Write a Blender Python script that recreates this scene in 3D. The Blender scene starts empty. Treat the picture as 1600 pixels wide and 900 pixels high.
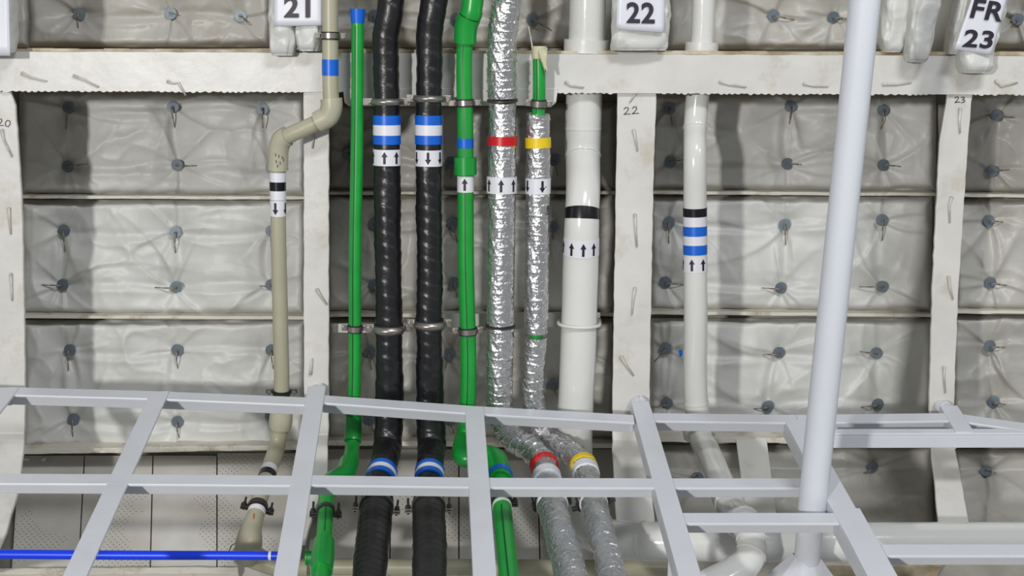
import bpy, math, random
import numpy as np
from mathutils import Vector, Matrix

random.seed(7)
SC = bpy.context.scene
COL = SC.collection
V = Vector

# ------------------------------------------------------------------ camera
F = 2100.0
PITCH = math.radians(19.65)
LEAN = math.radians(9.8)
LOW = math.radians(22.0)
CAM = V((0, 0, 2.2))
cam = bpy.data.cameras.new('camera')
cam.sensor_width = 36
cam.lens = 36 * F / 1600
camo = bpy.data.objects.new('camera', cam)
camo.location = CAM
camo.rotation_euler = (math.pi / 2 - PITCH, 0, 0)
COL.objects.link(camo)
SC.camera = camo

# ------------------------------------------------------------------ light
SC.view_settings.view_transform = 'Standard'
SC.view_settings.look = 'None'
SC.view_settings.gamma = 1
SC.view_settings.exposure = 0.0
SC.view_settings.use_curve_mapping = False
W = bpy.data.worlds.new('compartment_ambient')
SC.world = W
W.use_nodes = True
W.node_tree.nodes['Background'].inputs[0].default_value = (0.97, 0.99, 1.0, 1)
W.node_tree.nodes['Background'].inputs[1].default_value = 0.25


def ray(x, y):
    a = (x - 800) / F
    b = (450 - y) / F
    return V((a, math.cos(PITCH) + b * math.sin(PITCH), -math.sin(PITCH) + b * math.cos(PITCH)))


N1 = V((0, -math.cos(LEAN), math.sin(LEAN)))          # hull side, leaning
N2 = V((0, -math.sin(LOW), math.cos(LOW)))            # lower sloping plating
D1 = (ray(800, 450) * 2.5).dot(N1)
K = ray(800, 720) * (D1 / ray(800, 720).dot(N1))
D2 = K.dot(N2)


def depth(x, y, off):
    r = ray(x, y)
    t1 = (D1 + off) / r.dot(N1)
    t2 = (D2 + off) / r.dot(N2)
    if t2 <= 0:
        return t1
    return min(t1, t2)


def S(x, y, off=0.0):
    return CAM + ray(x, y) * depth(x, y, off)


def nrm(x, y, off=0.0):
    r = ray(x, y)
    t1 = (D1 + off) / r.dot(N1)
    t2 = (D2 + off) / r.dot(N2)
    return N1 if (t1 < t2 or t2 <= 0) else N2


def atZ(x, y, z):
    r = ray(x, y)
    return CAM + r * ((z - CAM.z) / r.z)


def atY(x, y, Y):
    r = ray(x, y)
    return CAM + r * (Y / r.y)


def px_size(p):
    """metres per pixel at world point p"""
    q = p - CAM
    return q.dot(V((0, math.cos(PITCH), -math.sin(PITCH)))) / F


def area(name, loc, target, size, power, col=(1, 1, 1), sy=None):
    l = bpy.data.lights.new(name, 'AREA')
    l.energy = power
    l.color = col
    l.size = size
    if sy:
        l.shape = 'RECTANGLE'
        l.size_y = sy
    o = bpy.data.objects.new(name, l)
    o.location = loc
    o.rotation_euler = (V(target) - V(loc)).to_track_quat('-Z', 'Y').to_euler()
    COL.objects.link(o)
    return o


key_loc = S(-620, -260, 0) + N1 * 4.7
area('work_lamp', key_loc, S(700, 450), 0.16, 108, (1.0, 0.985, 0.95))
area('ceiling_lamp', V((0.9, -0.1, 4.3)), S(900, 640), 0.9, 54, (0.93, 0.96, 1.0), 0.35)
area('second_ceiling_lamp', V((2.6, 0.2, 3.6)), S(1200, 600), 0.4, 10, (0.95, 0.97, 1.0))


# ------------------------------------------------------------------ materials
def mat(name, col, rough=0.5, metal=0.0, var=0.0, vscale=8.0, col2=None, bump=0.0, bscale=60.0,
        spec=0.5, coat=0.0, stain=None, stain_amt=0.0, stain_scale=5.0):
    m = bpy.data.materials.new(name)
    m.use_nodes = True
    nt = m.node_tree
    b = nt.nodes['Principled BSDF']
    b.inputs['Roughness'].default_value = rough
    b.inputs['Metallic'].default_value = metal
    b.inputs['Specular IOR Level'].default_value = spec
    b.inputs['Coat Weight'].default_value = coat
    b.inputs['Base Color'].default_value = (*col, 1)
    geo = nt.nodes.new('ShaderNodeNewGeometry')
    last = None
    if var > 0 or col2:
        n = nt.nodes.new('ShaderNodeTexNoise')
        n.inputs['Scale'].default_value = vscale
        n.inputs['Detail'].default_value = 6
        nt.links.new(geo.outputs['Position'], n.inputs['Vector'])
        r = nt.nodes.new('ShaderNodeValToRGB')
        c2 = col2 or tuple(c * (1 - var) for c in col)
        r.color_ramp.elements[0].position = 0.35
        r.color_ramp.elements[1].position = 0.65
        r.color_ramp.elements[0].color = (*c2, 1)
        r.color_ramp.elements[1].color = (*col, 1)
        nt.links.new(n.outputs['Fac'], r.inputs['Fac'])
        last = r.outputs['Color']
    if stain:
        n = nt.nodes.new('ShaderNodeTexNoise')
        n.inputs['Scale'].default_value = stain_scale
        n.inputs['Detail'].default_value = 8
        n.inputs['Roughness'].default_value = 0.7
        nt.links.new(geo.outputs['Position'], n.inputs['Vector'])
        r = nt.nodes.new('ShaderNodeValToRGB')
        r.color_ramp.elements[0].position = 0.60 - 0.1 * stain_amt
        r.color_ramp.elements[1].position = 0.78 - 0.1 * stain_amt
        r.color_ramp.elements[0].color = (0, 0, 0, 1)
        r.color_ramp.elements[1].color = (stain_amt, stain_amt, stain_amt, 1)
        nt.links.new(n.outputs['Fac'], r.inputs['Fac'])
        mx = nt.nodes.new('ShaderNodeMix')
        mx.data_type = 'RGBA'
        nt.links.new(r.outputs['Color'], mx.inputs[0])
        if last:
            nt.links.new(last, mx.inputs[6])
        else:
            mx.inputs[6].default_value = (*col, 1)
        mx.inputs[7].default_value = (*stain, 1)
        last = mx.outputs[2]
    if last:
        nt.links.new(last, b.inputs['Base Color'])
    if bump > 0:
        n = nt.nodes.new('ShaderNodeTexNoise')
        n.inputs['Scale'].default_value = bscale
        n.inputs['Detail'].default_value = 5
        nt.links.new(geo.outputs['Position'], n.inputs['Vector'])
        bp = nt.nodes.new('ShaderNodeBump')
        bp.inputs['Strength'].default_value = bump
        bp.inputs['Distance'].default_value = 0.004
        nt.links.new(n.outputs['Fac'], bp.inputs['Height'])
        nt.links.new(bp.outputs['Normal'], b.inputs['Normal'])
    return m


M = {}
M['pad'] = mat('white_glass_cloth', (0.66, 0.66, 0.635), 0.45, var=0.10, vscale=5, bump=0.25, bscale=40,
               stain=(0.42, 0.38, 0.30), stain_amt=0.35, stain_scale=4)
M['pad_warm'] = mat('warm_dark_glass_cloth', (0.50, 0.485, 0.445), 0.40, var=0.18, vscale=6, bump=0.3, bscale=40,
                    stain=(0.27, 0.22, 0.16), stain_amt=0.6, stain_scale=7)  # darker, browner cloth for the top row, middle bay, border and lowest pads
M['wrap'] = mat('wrapped_glass_cloth', (0.64, 0.64, 0.61), 0.4, var=0.12, vscale=9, bump=0.3, bscale=60)
M['cream'] = mat('cream_white_paint', (0.66, 0.645, 0.61), 0.38, var=0.10, vscale=14, bump=0.28, bscale=26,
                 stain=(0.42, 0.34, 0.23), stain_amt=0.55, stain_scale=11)
M['cream_plain'] = mat('cream_paint_thick', (0.70, 0.69, 0.66), 0.3, var=0.05, bump=0.1, bscale=60)
M['rusty'] = mat('rust_stained_paint', (0.58, 0.52, 0.41), 0.5, col2=(0.34, 0.25, 0.14), vscale=25, bump=0.3)
M['stiff'] = mat('stiffener_edge_paint', (0.66, 0.63, 0.55), 0.5, stain=(0.27, 0.19, 0.10), stain_amt=0.8,
                 stain_scale=16, bump=0.3)
M['hull'] = mat('hull_plate_paint', (0.40, 0.38, 0.33), 0.5, var=0.3, vscale=12)
M['grid'] = mat('grey_white_steel_paint', (0.66, 0.675, 0.72), 0.35, var=0.05, vscale=14, bump=0.12, bscale=50)
M['column'] = mat('bluish_white_column_paint', (0.68, 0.70, 0.755), 0.38, var=0.03, vscale=10, bump=0.06, bscale=260)
M['black_tape'] = mat('black_vinyl_wrap', (0.010, 0.010, 0.012), 0.34, var=0.3, vscale=20, bump=0.3, bscale=80, spec=0.6)
M['black_ribbed'] = mat('lightened_black_ribbed_wrap', (0.022, 0.021, 0.021), 0.42, var=0.3, vscale=30, bump=0.3, bscale=80)  # black lifted in the colour to offset dim light on the pipe feet
M['green'] = mat('green_plastic', (0.012, 0.34, 0.045), 0.35, var=0.12, vscale=30, bump=0.05)
M['green_fit'] = mat('green_plastic_fitting', (0.010, 0.31, 0.045), 0.30, var=0.1, vscale=30)
M['green_line'] = mat('dark_green_line', (0.003, 0.06, 0.02), 0.4)
M['beige'] = mat('beige_plastic', (0.42, 0.40, 0.29), 0.38, var=0.06, vscale=20, bump=0.05)
M['beige_fit'] = mat('beige_fitting_plastic', (0.45, 0.43, 0.32), 0.35, var=0.05, vscale=20)
M['foil'] = mat('aluminium_foil', (0.74, 0.74, 0.75), 0.22, metal=0.93, var=0.10, vscale=30, bump=0.8, bscale=110)
M['foil_dull'] = mat('dull_aluminium_foil', (0.76, 0.77, 0.78), 0.27, metal=0.9, var=0.2, vscale=40, bump=1.0, bscale=150)
M['white_pipe'] = mat('white_enamel_pipe', (0.70, 0.70, 0.67), 0.16, var=0.03, vscale=10, bump=0.10, bscale=45, coat=0.3)
M['steel'] = mat('stainless_steel', (0.42, 0.39, 0.36), 0.33, metal=0.9, var=0.2, vscale=80)
M['steel_dark'] = mat('dark_steel', (0.10, 0.09, 0.085), 0.4, metal=0.7, var=0.2, vscale=80)
M['rubber'] = mat('black_rubber', (0.015, 0.015, 0.015), 0.6)
M['washer'] = mat('galvanised_washer', (0.16, 0.20, 0.235), 0.42, metal=0.2, var=0.2, vscale=60)
M['pin'] = mat('copper_grey_pin', (0.30, 0.24, 0.20), 0.4, metal=0.6)
M['pin_white'] = mat('painted_pin', (0.62, 0.60, 0.54), 0.4, var=0.3, vscale=60)
M['blue'] = mat('blue_tape', (0.005, 0.125, 0.62), 0.35, var=0.05, vscale=30)
M['blue_pipe'] = mat('blue_hose', (0.002, 0.045, 0.80), 0.35)
M['red'] = mat('red_tape', (0.55, 0.008, 0.012), 0.35)
M['yellow'] = mat('yellow_tape', (0.78, 0.56, 0.01), 0.4)
M['white_tape'] = mat('white_tape', (0.72, 0.72, 0.76), 0.4)
M['black_band'] = mat('black_band', (0.006, 0.006, 0.010), 0.25)
M['ink'] = mat('black_ink', (0.012, 0.008, 0.022), 0.5)
M['paper'] = mat('white_paper', (0.70, 0.71, 0.77), 0.4, bump=0.15, bscale=20, coat=0.2)
M['masking'] = mat('masking_tape', (0.58, 0.56, 0.38), 0.6, var=0.2, vscale=60, bump=0.3)
M['chalk'] = mat('white_sealant', (0.72, 0.72, 0.70), 0.6, bump=0.3)


def panel_material():
    m = bpy.data.materials.new('perforated_plate_paint')
    m.use_nodes = True
    nt = m.node_tree
    b = nt.nodes['Principled BSDF']
    b.inputs['Roughness'].default_value = 0.45
    uv = nt.nodes.new('ShaderNodeUVMap')
    mp = nt.nodes.new('ShaderNodeMapping')
    mp.inputs['Rotation'].default_value = (0, 0, math.pi / 4)
    nt.links.new(uv.outputs[0], mp.inputs[0])
    vo = nt.nodes.new('ShaderNodeTexVoronoi')
    vo.voronoi_dimensions = '2D'
    vo.inputs['Scale'].default_value = 125
    vo.inputs['Randomness'].default_value = 0.0
    nt.links.new(mp.outputs[0], vo.inputs['Vector'])
    lt = nt.nodes.new('ShaderNodeMath')
    lt.operation = 'LESS_THAN'
    lt.inputs[1].default_value = 0.13
    nt.links.new(vo.outputs['Distance'], lt.inputs[0])
    n = nt.nodes.new('ShaderNodeTexNoise')
    n.inputs['Scale'].default_value = 7
    n.inputs['Detail'].default_value = 1
    nt.links.new(uv.outputs[0], n.inputs['Vector'])
    gt = nt.nodes.new('ShaderNodeMath')
    gt.operation = 'GREATER_THAN'
    gt.inputs[1].default_value = 0.57
    nt.links.new(n.outputs['Fac'], gt.inputs[0])
    mu = nt.nodes.new('ShaderNodeMath')
    mu.operation = 'MULTIPLY'
    nt.links.new(lt.outputs[0], mu.inputs[0])
    nt.links.new(gt.outputs[0], mu.inputs[1])
    n2 = nt.nodes.new('ShaderNodeTexNoise')
    n2.inputs['Scale'].default_value = 9
    n2.inputs['Detail'].default_value = 6
    nt.links.new(uv.outputs[0], n2.inputs['Vector'])
    rp = nt.nodes.new('ShaderNodeValToRGB')
    rp.color_ramp.elements[0].position = 0.35
    rp.color_ramp.elements[1].position = 0.7
    rp.color_ramp.elements[0].color = (0.50, 0.475, 0.43, 1)
    rp.color_ramp.elements[1].color = (0.62, 0.605, 0.57, 1)
    nt.links.new(n2.outputs['Fac'], rp.inputs['Fac'])
    mx = nt.nodes.new('ShaderNodeMix')
    mx.data_type = 'RGBA'
    nt.links.new(mu.outputs[0], mx.inputs[0])
    nt.links.new(rp.outputs[0], mx.inputs[6])
    mx.inputs[7].default_value = (0.10, 0.09, 0.08, 1)
    nt.links.new(mx.outputs[2], b.inputs['Base Color'])
    return m


M['panel'] = panel_material()


# ------------------------------------------------------------------ object helpers
def tag(o, label=None, cat=None, group=None, kind=None):
    if label:
        o['label'] = label
    if cat:
        o['category'] = cat
    if group:
        o['group'] = group
    if kind:
        o['kind'] = kind
    return o


def mk(name, verts, faces, m, parent=None, smooth=False, label=None, bevel=0.0):
    me = bpy.data.meshes.new(name)
    me.from_pydata([tuple(v) for v in verts], [], [tuple(f) for f in faces])
    me.materials.append(m)
    if smooth:
        me.polygons.foreach_set('use_smooth', [True] * len(me.polygons))
    me.update()
    o = bpy.data.objects.new(name, me)
    COL.objects.link(o)
    if parent:
        o.parent = parent
        o.matrix_parent_inverse = parent_inv(parent)
    if label:
        o['label'] = label
    if bevel > 0:
        b = o.modifiers.new('bevel', 'BEVEL')
        b.width = bevel
        b.segments = 2
        b.limit_method = 'ANGLE'
    return o


def parent_inv(parent):
    if parent.type == 'EMPTY':
        return Matrix.Translation(-V(parent.location))
    return Matrix.Identity(4)


def thing(name, loc, label, cat, group=None):
    o = bpy.data.objects.new(name, None)
    o.empty_display_size = 0.05
    o.location = loc
    COL.objects.link(o)
    return tag(o, label, cat, group)


class MB:
    def __init__(s):
        s.v, s.f = [], []

    def add(s, v, f):
        b = len(s.v)
        s.v += [V(q) for q in v]
        s.f += [tuple(i + b for i in g) for g in f]

    def hexa(s, a):      # 8 corners: bottom 4 loop, top 4 loop
        s.add(a, [(3, 2, 1, 0), (4, 5, 6, 7), (0, 1, 5, 4), (1, 2, 6, 5), (2, 3, 7, 6), (3, 0, 4, 7)])

    def slab(s, p0, p1, a, b):
        """box from p0 to p1, spanning vectors a and b from that edge"""
        s.hexa([p0, p1, p1 + a, p0 + a, p0 + b, p1 + b, p1 + a + b, p0 + a + b])

    def cyl(s, p0, p1, r0, r1=None, n=16):
        r1 = r0 if r1 is None else r1
        d = (p1 - p0).normalized()
        u = d.orthogonal().normalized()
        w = d.cross(u)
        vs = []
        for p, r in ((p0, r0), (p1, r1)):
            for i in range(n):
                t = 2 * math.pi * i / n
                vs.append(p + u * (r * math.cos(t)) + w * (r * math.sin(t)))
        fs = [(i, (i + 1) % n, n + (i + 1) % n, n + i) for i in range(n)]
        fs += [tuple(range(n))[::-1], tuple(range(n, 2 * n))]
        s.add(vs, fs)

    def build(s, name, m, parent=None, smooth=False, label=None, bevel=0.0):
        return mk(name, s.v, s.f, m, parent, smooth, label, bevel)


# numpy noise ---------------------------------------------------------------
def _h(ix, iy, seed):
    a = (ix.astype(np.int64) * 374761393 + iy.astype(np.int64) * 668265263 + seed * 1442695041) & 0xffffffff
    a = ((a ^ (a >> 13)) * 1274126177) & 0xffffffff
    a = a ^ (a >> 16)
    return (a & 0xffff) / 65535.0


def vnoise(x, y, seed=0):
    x = np.asarray(x, float)
    y = np.asarray(y, float)
    ix, iy = np.floor(x), np.floor(y)
    fx, fy = x - ix, y - iy
    fx = fx * fx * (3 - 2 * fx)
    fy = fy * fy * (3 - 2 * fy)
    a, b = _h(ix, iy, seed), _h(ix + 1, iy, seed)
    c, d = _h(ix, iy + 1, seed), _h(ix + 1, iy + 1, seed)
    return (a * (1 - fx) + b * fx) * (1 - fy) + (c * (1 - fx) + d * fx) * fy


def fbm(x, y, seed=0, o=4):
    s, a, t = 0, 1.0, 0
    for i in range(o):
        s = s + a * vnoise(x * 2 ** i, y * 2 ** i, seed + i * 17)
        t += a
        a *= 0.5
    return s / t


def ridged(x, y, seed=0, o=3):
    s, a, t = 0, 1.0, 0
    for i in range(o):
        s = s + a * (1 - np.abs(2 * vnoise(x * 2 ** i, y * 2 ** i, seed + i * 31) - 1)) ** 3
        t += a
        a *= 0.5
    return s / t


# ------------------------------------------------------------------ pipes
class Path:
    """a pipe run: control points (x, y, radius_px, off) smoothed into a 3-D centre line"""

    def __init__(s, pts, foot=0.0, fmax=2000):
        pts = [(a, b, c, d + (foot * max(0, b - 690) if b < fmax else 0)) for a, b, c, d in pts]
        P, R, Y, X = [], [], [], []
        ctrl = [(S(p[0], p[1], p[3]), p[2] * px_size(S(p[0], p[1], p[3])), p[1], p[0]) for p in pts]
        n = len(ctrl)
        for i in range(n - 1):
            c = [ctrl[max(i - 1, 0)], ctrl[i], ctrl[i + 1], ctrl[min(i + 2, n - 1)]]
            L = (c[2][0] - c[1][0]).length
            k = max(6, int(L / 0.004))
            # tangents limited by the neighbouring chord lengths (centripetal-like)
            def tang(a, b, d):
                l1, l2 = (b - a).length, (d - b).length
                if l1 < 1e-6:
                    return (d - b).normalized()
                if l2 < 1e-6:
                    return (b - a).normalized()
                return ((b - a) / l1 * l2 + (d - b) / l2 * l1).normalized()
            t1 = tang(c[0][0], c[1][0], c[2][0]) * L
            t2 = tang(c[1][0], c[2][0], c[3][0]) * L
            for j in range(k + (1 if i == n - 2 else 0)):
                u = j / k
                h00, h10 = 2 * u ** 3 - 3 * u * u + 1, u ** 3 - 2 * u * u + u
                h01, h11 = -2 * u ** 3 + 3 * u * u, u ** 3 - u * u
                P.append(c[1][0] * h00 + t1 * h10 + c[2][0] * h01 + t2 * h11)
                R.append(c[1][1] * (1 - u) + c[2][1] * u)
                Y.append(i + u)
        s.P = np.array([tuple(p) for p in P])
        s.R = np.array(R)
        s.U = np.array(Y)
        seg = np.linalg.norm(np.diff(s.P, axis=0), axis=1)
        s.L = np.concatenate([[0], np.cumsum(seg)])
        # projected rows
        q = s.P - np.array(CAM)
        fw = np.array((0, math.cos(PITCH), -math.sin(PITCH)))
        up = np.array((0, math.sin(PITCH), math.cos(PITCH)))
        z = q @ fw
        s.py = 450 - F * (q @ up) / z
        s.px = 800 + F * q[:, 0] / z
        s.z = z

    def at(s, l):
        p = np.array([np.interp(l, s.L, s.P[:, i]) for i in range(3)]).T
        r = np.interp(l, s.L, s.R)
        e = 0.0015
        a = np.array([np.interp(np.clip(l - e, 0, s.L[-1]), s.L, s.P[:, i]) for i in range(3)]).T
        b = np.array([np.interp(np.clip(l + e, 0, s.L[-1]), s.L, s.P[:, i]) for i in range(3)]).T
        t = b - a
        t /= np.linalg.norm(t, axis=-1, keepdims=True)
        c = np.array(CAM) - p
        c -= (c * t).sum(-1, keepdims=True) * t
        c /= np.linalg.norm(c, axis=-1, keepdims=True)
        e2 = np.cross(t, c)
        return p, r, t, c, e2

    def ly(s, y):
        """arc length where the line first reaches image row y"""
        i = int(np.argmax(s.py >= y)) if (s.py >= y).any() else len(s.py) - 1
        if i == 0:
            return 0.0
        a, b = s.py[i - 1], s.py[i]
        return float(s.L[i - 1] + (y - a) / (b - a) * (s.L[i] - s.L[i - 1]))

    def lx(s, x, ymin=-999):
        d = np.abs(s.px - x) + np.where(s.py < ymin, 1e4, 0)
        return float(s.L[int(np.argmin(d))])


def tube(name, path, l0, l1, m, parent, extra=0.0, disp=None, step=0.004, nth=40, th0=None, th1=None,
         label=None, flare=None, cap=True):
    n = max(2, int((l1 - l0) / step) + 1)
    l = np.linspace(l0, l1, n)
    p, r, t, e1, e2 = path.at(l)
    full = th0 is None
    th = np.linspace(-math.pi, math.pi, nth, endpoint=False) if full else np.linspace(th0, th1, nth)
    Lg, Tg = np.meshgrid(l, th, indexing='ij')
    rad = r[:, None] + extra + np.zeros_like(Tg)
    if flare is not None:
        rad = rad + flare((Lg - l0) / (l1 - l0))
    if disp is not None:
        rad = rad + disp(Lg, Tg)
    vv = p[:, None, :] + rad[..., None] * (np.cos(Tg)[..., None] * e1[:, None, :] + np.sin(Tg)[..., None] * e2[:, None, :])
    vs = vv.reshape(-1, 3).tolist()
    fs = []
    for i in range(n - 1):
        for j in range(nth if full else nth - 1):
            j2 = (j + 1) % nth
            fs.append((i * nth + j, (i + 1) * nth + j, (i + 1) * nth + j2, i * nth + j2))
    if full and cap:
        for k in (0, n - 1):
            k0 = len(vs)
            vs += [vs[k * nth + j] for j in range(nth)]
            f = tuple(range(k0, k0 + nth))
            fs.append(f if k == 0 else f[::-1])
    return mk(name, vs, fs, m, parent, smooth=True, label=label)


def band(path, y0, y1, m, parent, label, extra=0.0007, name='marking_band'):
    return tube(name, path, path.ly(y0), path.ly(y1), m, parent, extra, step=0.006, nth=48, label=label)


def arrows(path, y0, y1, parent, ths, up=True, extra=0.0007, label='white label with black flow arrows'):
    b = tube('flow_label', path, path.ly(y0), path.ly(y1), M['white_tape'], parent, extra, step=0.006, nth=48, label=label)
    l0, l1 = path.ly(y0), path.ly(y1)
    H = l1 - l0
    for c in ths:
        a0, a1 = l0 + 0.12 * H, l1 - 0.12 * H
        if not up:
            a0, a1 = a1, a0
        _, r, *_ = path.at(np.array([l0]))
        R = float(r[0]) + extra + 0.0006
        hw, sw = 0.0052 / R, 0.0021 / R
        rows = [(0.0, 0.0), (0.42, hw), (0.42, sw), (1.0, sw)]
        vs, fs = [], []
        nn = 5
        for fr, w in rows:
            l = np.array([a0 + (a1 - a0) * fr])
            p, rr, t, e1, e2 = path.at(l)
            for j in range(nn):
                th = c - w + 2 * w * j / (nn - 1)
                q = p[0] + (rr[0] + extra + 0.0006) * (math.cos(th) * e1[0] + math.sin(th) * e2[0])
                vs.append(q)
        for i in (0, 2):
            for j in range(nn - 1):
                fs.append((i * nn + j, i * nn + j + 1, (i + 1) * nn + j + 1, (i + 1) * nn + j))
        mk('flow_arrow', vs, fs, M['ink'], b)
    return b


def clamp(path, y, label, group, h=8, big=False, lower=False, ears=True, liner=True, l=None, mring='steel', earlen=12):
    l = path.ly(y) if l is None else l
    p, r, t, e1, e2 = [a[0] for a in path.at(np.array([l]))]
    p, t, e1, e2, r = V(p), V(t), V(e1), V(e2), float(r)
    u = px_size(p)
    g = thing('pipe_clamp', p, label, 'pipe clamp', group)
    hh = h * u / 2
    prof = (lambda s: 0.0035 * np.sin(np.pi * s) if big else 0 * s)
    tube('clamp_ring', path, l - hh, l + hh, M[mring], g, 0.0028, step=hh / 3, nth=40, flare=prof)
    if liner:
        tube('rubber_liner', path, l - hh - 0.0022, l + hh + 0.0022, M['rubber'], g, 0.0017, step=0.003, nth=40)
    if ears:
        for sgn in (-1, 1):
            c = p + e2 * (sgn * (r + 0.001))
            ew = earlen * u
            mb = MB()
            a = c - t * (hh * 1.1) - e1 * 0.004
            mb.slab(a, a + t * (hh * 2.2), e2 * (sgn * ew), e1 * 0.0025)
            mb.slab(a - e1 * 0.005, a + t * (hh * 2.2) - e1 * 0.005, e2 * (sgn * ew), e1 * 0.0025)
            lug = mb.build('clamp_lug', M[mring], g, bevel=0.0006)
            mb = MB()
            bc = c + e2 * (sgn * ew * 0.55)
            top = 0.016 if lower else 0.004
            mb.cyl(bc - e1 * 0.012, bc + e1 * top, 0.0019, n=10)
            mb.cyl(bc - e1 * 0.001, bc + e1 * 0.0032, 0.0042, n=6)
            mb.build('bolt', M['steel_dark' if lower else 'steel'], g)
    return g


# ------------------------------------------------------------------ setting: hull plating
def surf_patch(name, x0, x1, ys, off, m, kind=None, th=0.006):
    vs, fs = [], []
    for y in ys:
        a, b = S(x0, y, off), S(x1, y, off)
        n = nrm(x0, y, off)
        vs += [a, b, a - n * th, b - n * th]
    for i in range(len(ys) - 1):
        k = i * 4
        fs += [(k, k + 1, k + 5, k + 4), (k + 3, k + 2, k + 6, k + 7), (k, k + 4, k + 6, k + 2), (k + 1, k + 3, k + 7, k + 5)]
    k = (len(ys) - 1) * 4
    fs += [(0, 2, 3, 1), (k, k + 1, k + 3, k + 2)]
    return mk(name, vs, fs, m)


def kink(off):
    lo, hi = 300.0, 900.0
    for _ in range(40):
        mid = (lo + hi) / 2
        r = ray(800, mid)
        if (D1 + off) / r.dot(N1) < (D2 + off) / r.dot(N2):
            lo = mid
        else:
            hi = mid
    return lo


HB = -0.12
o = surf_patch('wall_back', -260, 1860, [-260, kink(HB)], HB, M['hull'])
tag(o, 'painted hull side plating behind the insulation pads', 'wall', kind='structure')
o = surf_patch('floor', -260, 1860, [kink(HB) + 0.01, 1080], HB, M['hull'])
tag(o, 'sloping hull plating under the lower pipes', 'floor', kind='structure')


# ------------------------------------------------------------------ frames, stringer, stiffeners
def ribbon(name, rows, off, m, parent, th=0.008, label=None, web=None):
    """steel face plate along the hull: rows of (y, x_left, x_right), offset off, with rounded corners"""
    vs, fs = [], []
    # insert dense rows so the plate follows the knuckle
    rr = []
    for (a, b) in zip(rows[:-1], rows[1:]):
        n = max(1, int(abs(b[0] - a[0]) / 12))
        for i in range(n):
            u = i / n
            rr.append(tuple(a[k] * (1 - u) + b[k] * u for k in range(3)))
    rr.append(rows[-1])
    for y, xl, xr in rr:
        n = nrm((xl + xr) / 2, y, off)
        for x in (xl, xr):
            j = (vnoise(x * 0.3, y * 0.09, 5) - 0.5) * 1.6
            p = S(x + j, y, off)
            vs += [p, p - n * th]
    for i in range(len(rr) - 1):
        k = i * 4
        fs += [(k, k + 4, k + 6, k + 2), (k + 1, k + 3, k + 7, k + 5), (k, k + 1, k + 5, k + 4), (k + 2, k + 6, k + 7, k + 3)]
    k = (len(rr) - 1) * 4
    fs += [(0, 2, 3, 1), (k, k + 1, k + 3, k + 2)]
    o = mk(name, vs, fs, m, parent, label=label, bevel=0.0018)
    if web:
        vs, fs = [], []
        for y, xl, xr in rr:
            xc = xl * (1 - web) + xr * web
            p = S(xc, y, off)
            n = nrm(xc, y, off)
            q = S({0.1: xr - 13, 0.25: xc + 8, 0.8: xl + 16, 0.93: xl + 9}.get(web, xc), y, HB + 0.001)
            w = V((0.004, 0, 0))
            vs += [p - n * th - w, p - n * th + w, q + w, q - w]
        for i in range(len(rr) - 1):
            k = i * 4
            for a, b in ((0, 1), (1, 2), (2, 3), (3, 0)):
                fs.append((k + a, k + 4 + a, k + 4 + b, k + b))
        mk('web_plate', vs, fs, m, parent)
    return o


def bent_pin(pts, off, parent, r=0.0021, m='pin_white'):
    vs = [S(x, y, off + 0.002) for x, y in pts]
    n0 = nrm(*pts[0], off)
    mb = sweep([vs[0] - n0 * 0.006, vs[0] + n0 * 0.001] + vs[1:], [r * 1.5, r * 1.3] + [r] * (len(vs) - 2) + [r * .7])
    return mb.build('bent_pin', M[m], parent, smooth=True)


def sweep(pts, radii, n=10):
    pts = [V(p) for p in pts]
    mb = MB()
    t0 = (pts[1] - pts[0]).normalized()
    u = t0.orthogonal().normalized()
    vs = []
    for i, p in enumerate(pts):
        t = (pts[min(i + 1, len(pts) - 1)] - pts[max(i - 1, 0)]).normalized()
        u = (u - t * u.dot(t)).normalized()
        w = t.cross(u)
        r = radii if isinstance(radii, float) else radii[i]
        for j in range(n):
            a = 2 * math.pi * j / n
            vs.append(p + u * (r * math.cos(a)) + w * (r * math.sin(a)))
    fs = []
    for i in range(len(pts) - 1):
        for j in range(n):
            fs.append((i * n + j, i * n + (j + 1) % n, (i + 1) * n + (j + 1) % n, (i + 1) * n + j))
    fs += [tuple(range(n))[::-1], tuple((len(pts) - 1) * n + j for j in range(n))]
    mb.add(vs, fs)
    return mb


def strokes(name, polys, off, parent, w=0.0012, m='ink'):
    vs, fs = [], []
    for poly in polys:
        pts = [S(x, y, off) for x, y in poly]
        for a, b in zip(pts[:-1], pts[1:]):
            n = nrm(*poly[0], off)
            d = (b - a).normalized()
            s = d.cross(n) * w * 0.5
            k = len(vs)
            a2, b2 = a - d * w * 0.3, b + d * w * 0.3
            vs += [a2 - s, a2 + s, b2 + s, b2 - s]
            fs.append((k, k + 1, k + 2, k + 3))
    return mk(name, vs, fs, M[m], parent)


FO = 0.18
HB = -0.12        # the plating and its pads sit this much further back than the pipe reference plane
two = lambda x, y, s=1: [(x, y + 3 * s), (x + 2 * s, y), (x + 6 * s, y), (x + 7 * s, y + 3 * s), (x + 4 * s, y + 7 * s), (x, y + 11 * s), (x + 4 * s, y + 10 * s), (x + 10 * s, y + 10 * s)]
three = lambda x, y, s=1: [(x, y + 1 * s), (x + 5 * s, y), (x + 6 * s, y + 3 * s), (x + 2 * s, y + 5 * s), (x + 7 * s, y + 7 * s), (x + 6 * s, y + 10 * s), (x, y + 11 * s)]
zero = lambda x, y, s=1: [(x + 3 * s, y), (x, y + 4 * s), (x + 1 * s, y + 9 * s), (x + 5 * s, y + 10 * s), (x + 8 * s, y + 5 * s), (x + 7 * s, y + 1 * s), (x + 3 * s, y)]

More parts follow.
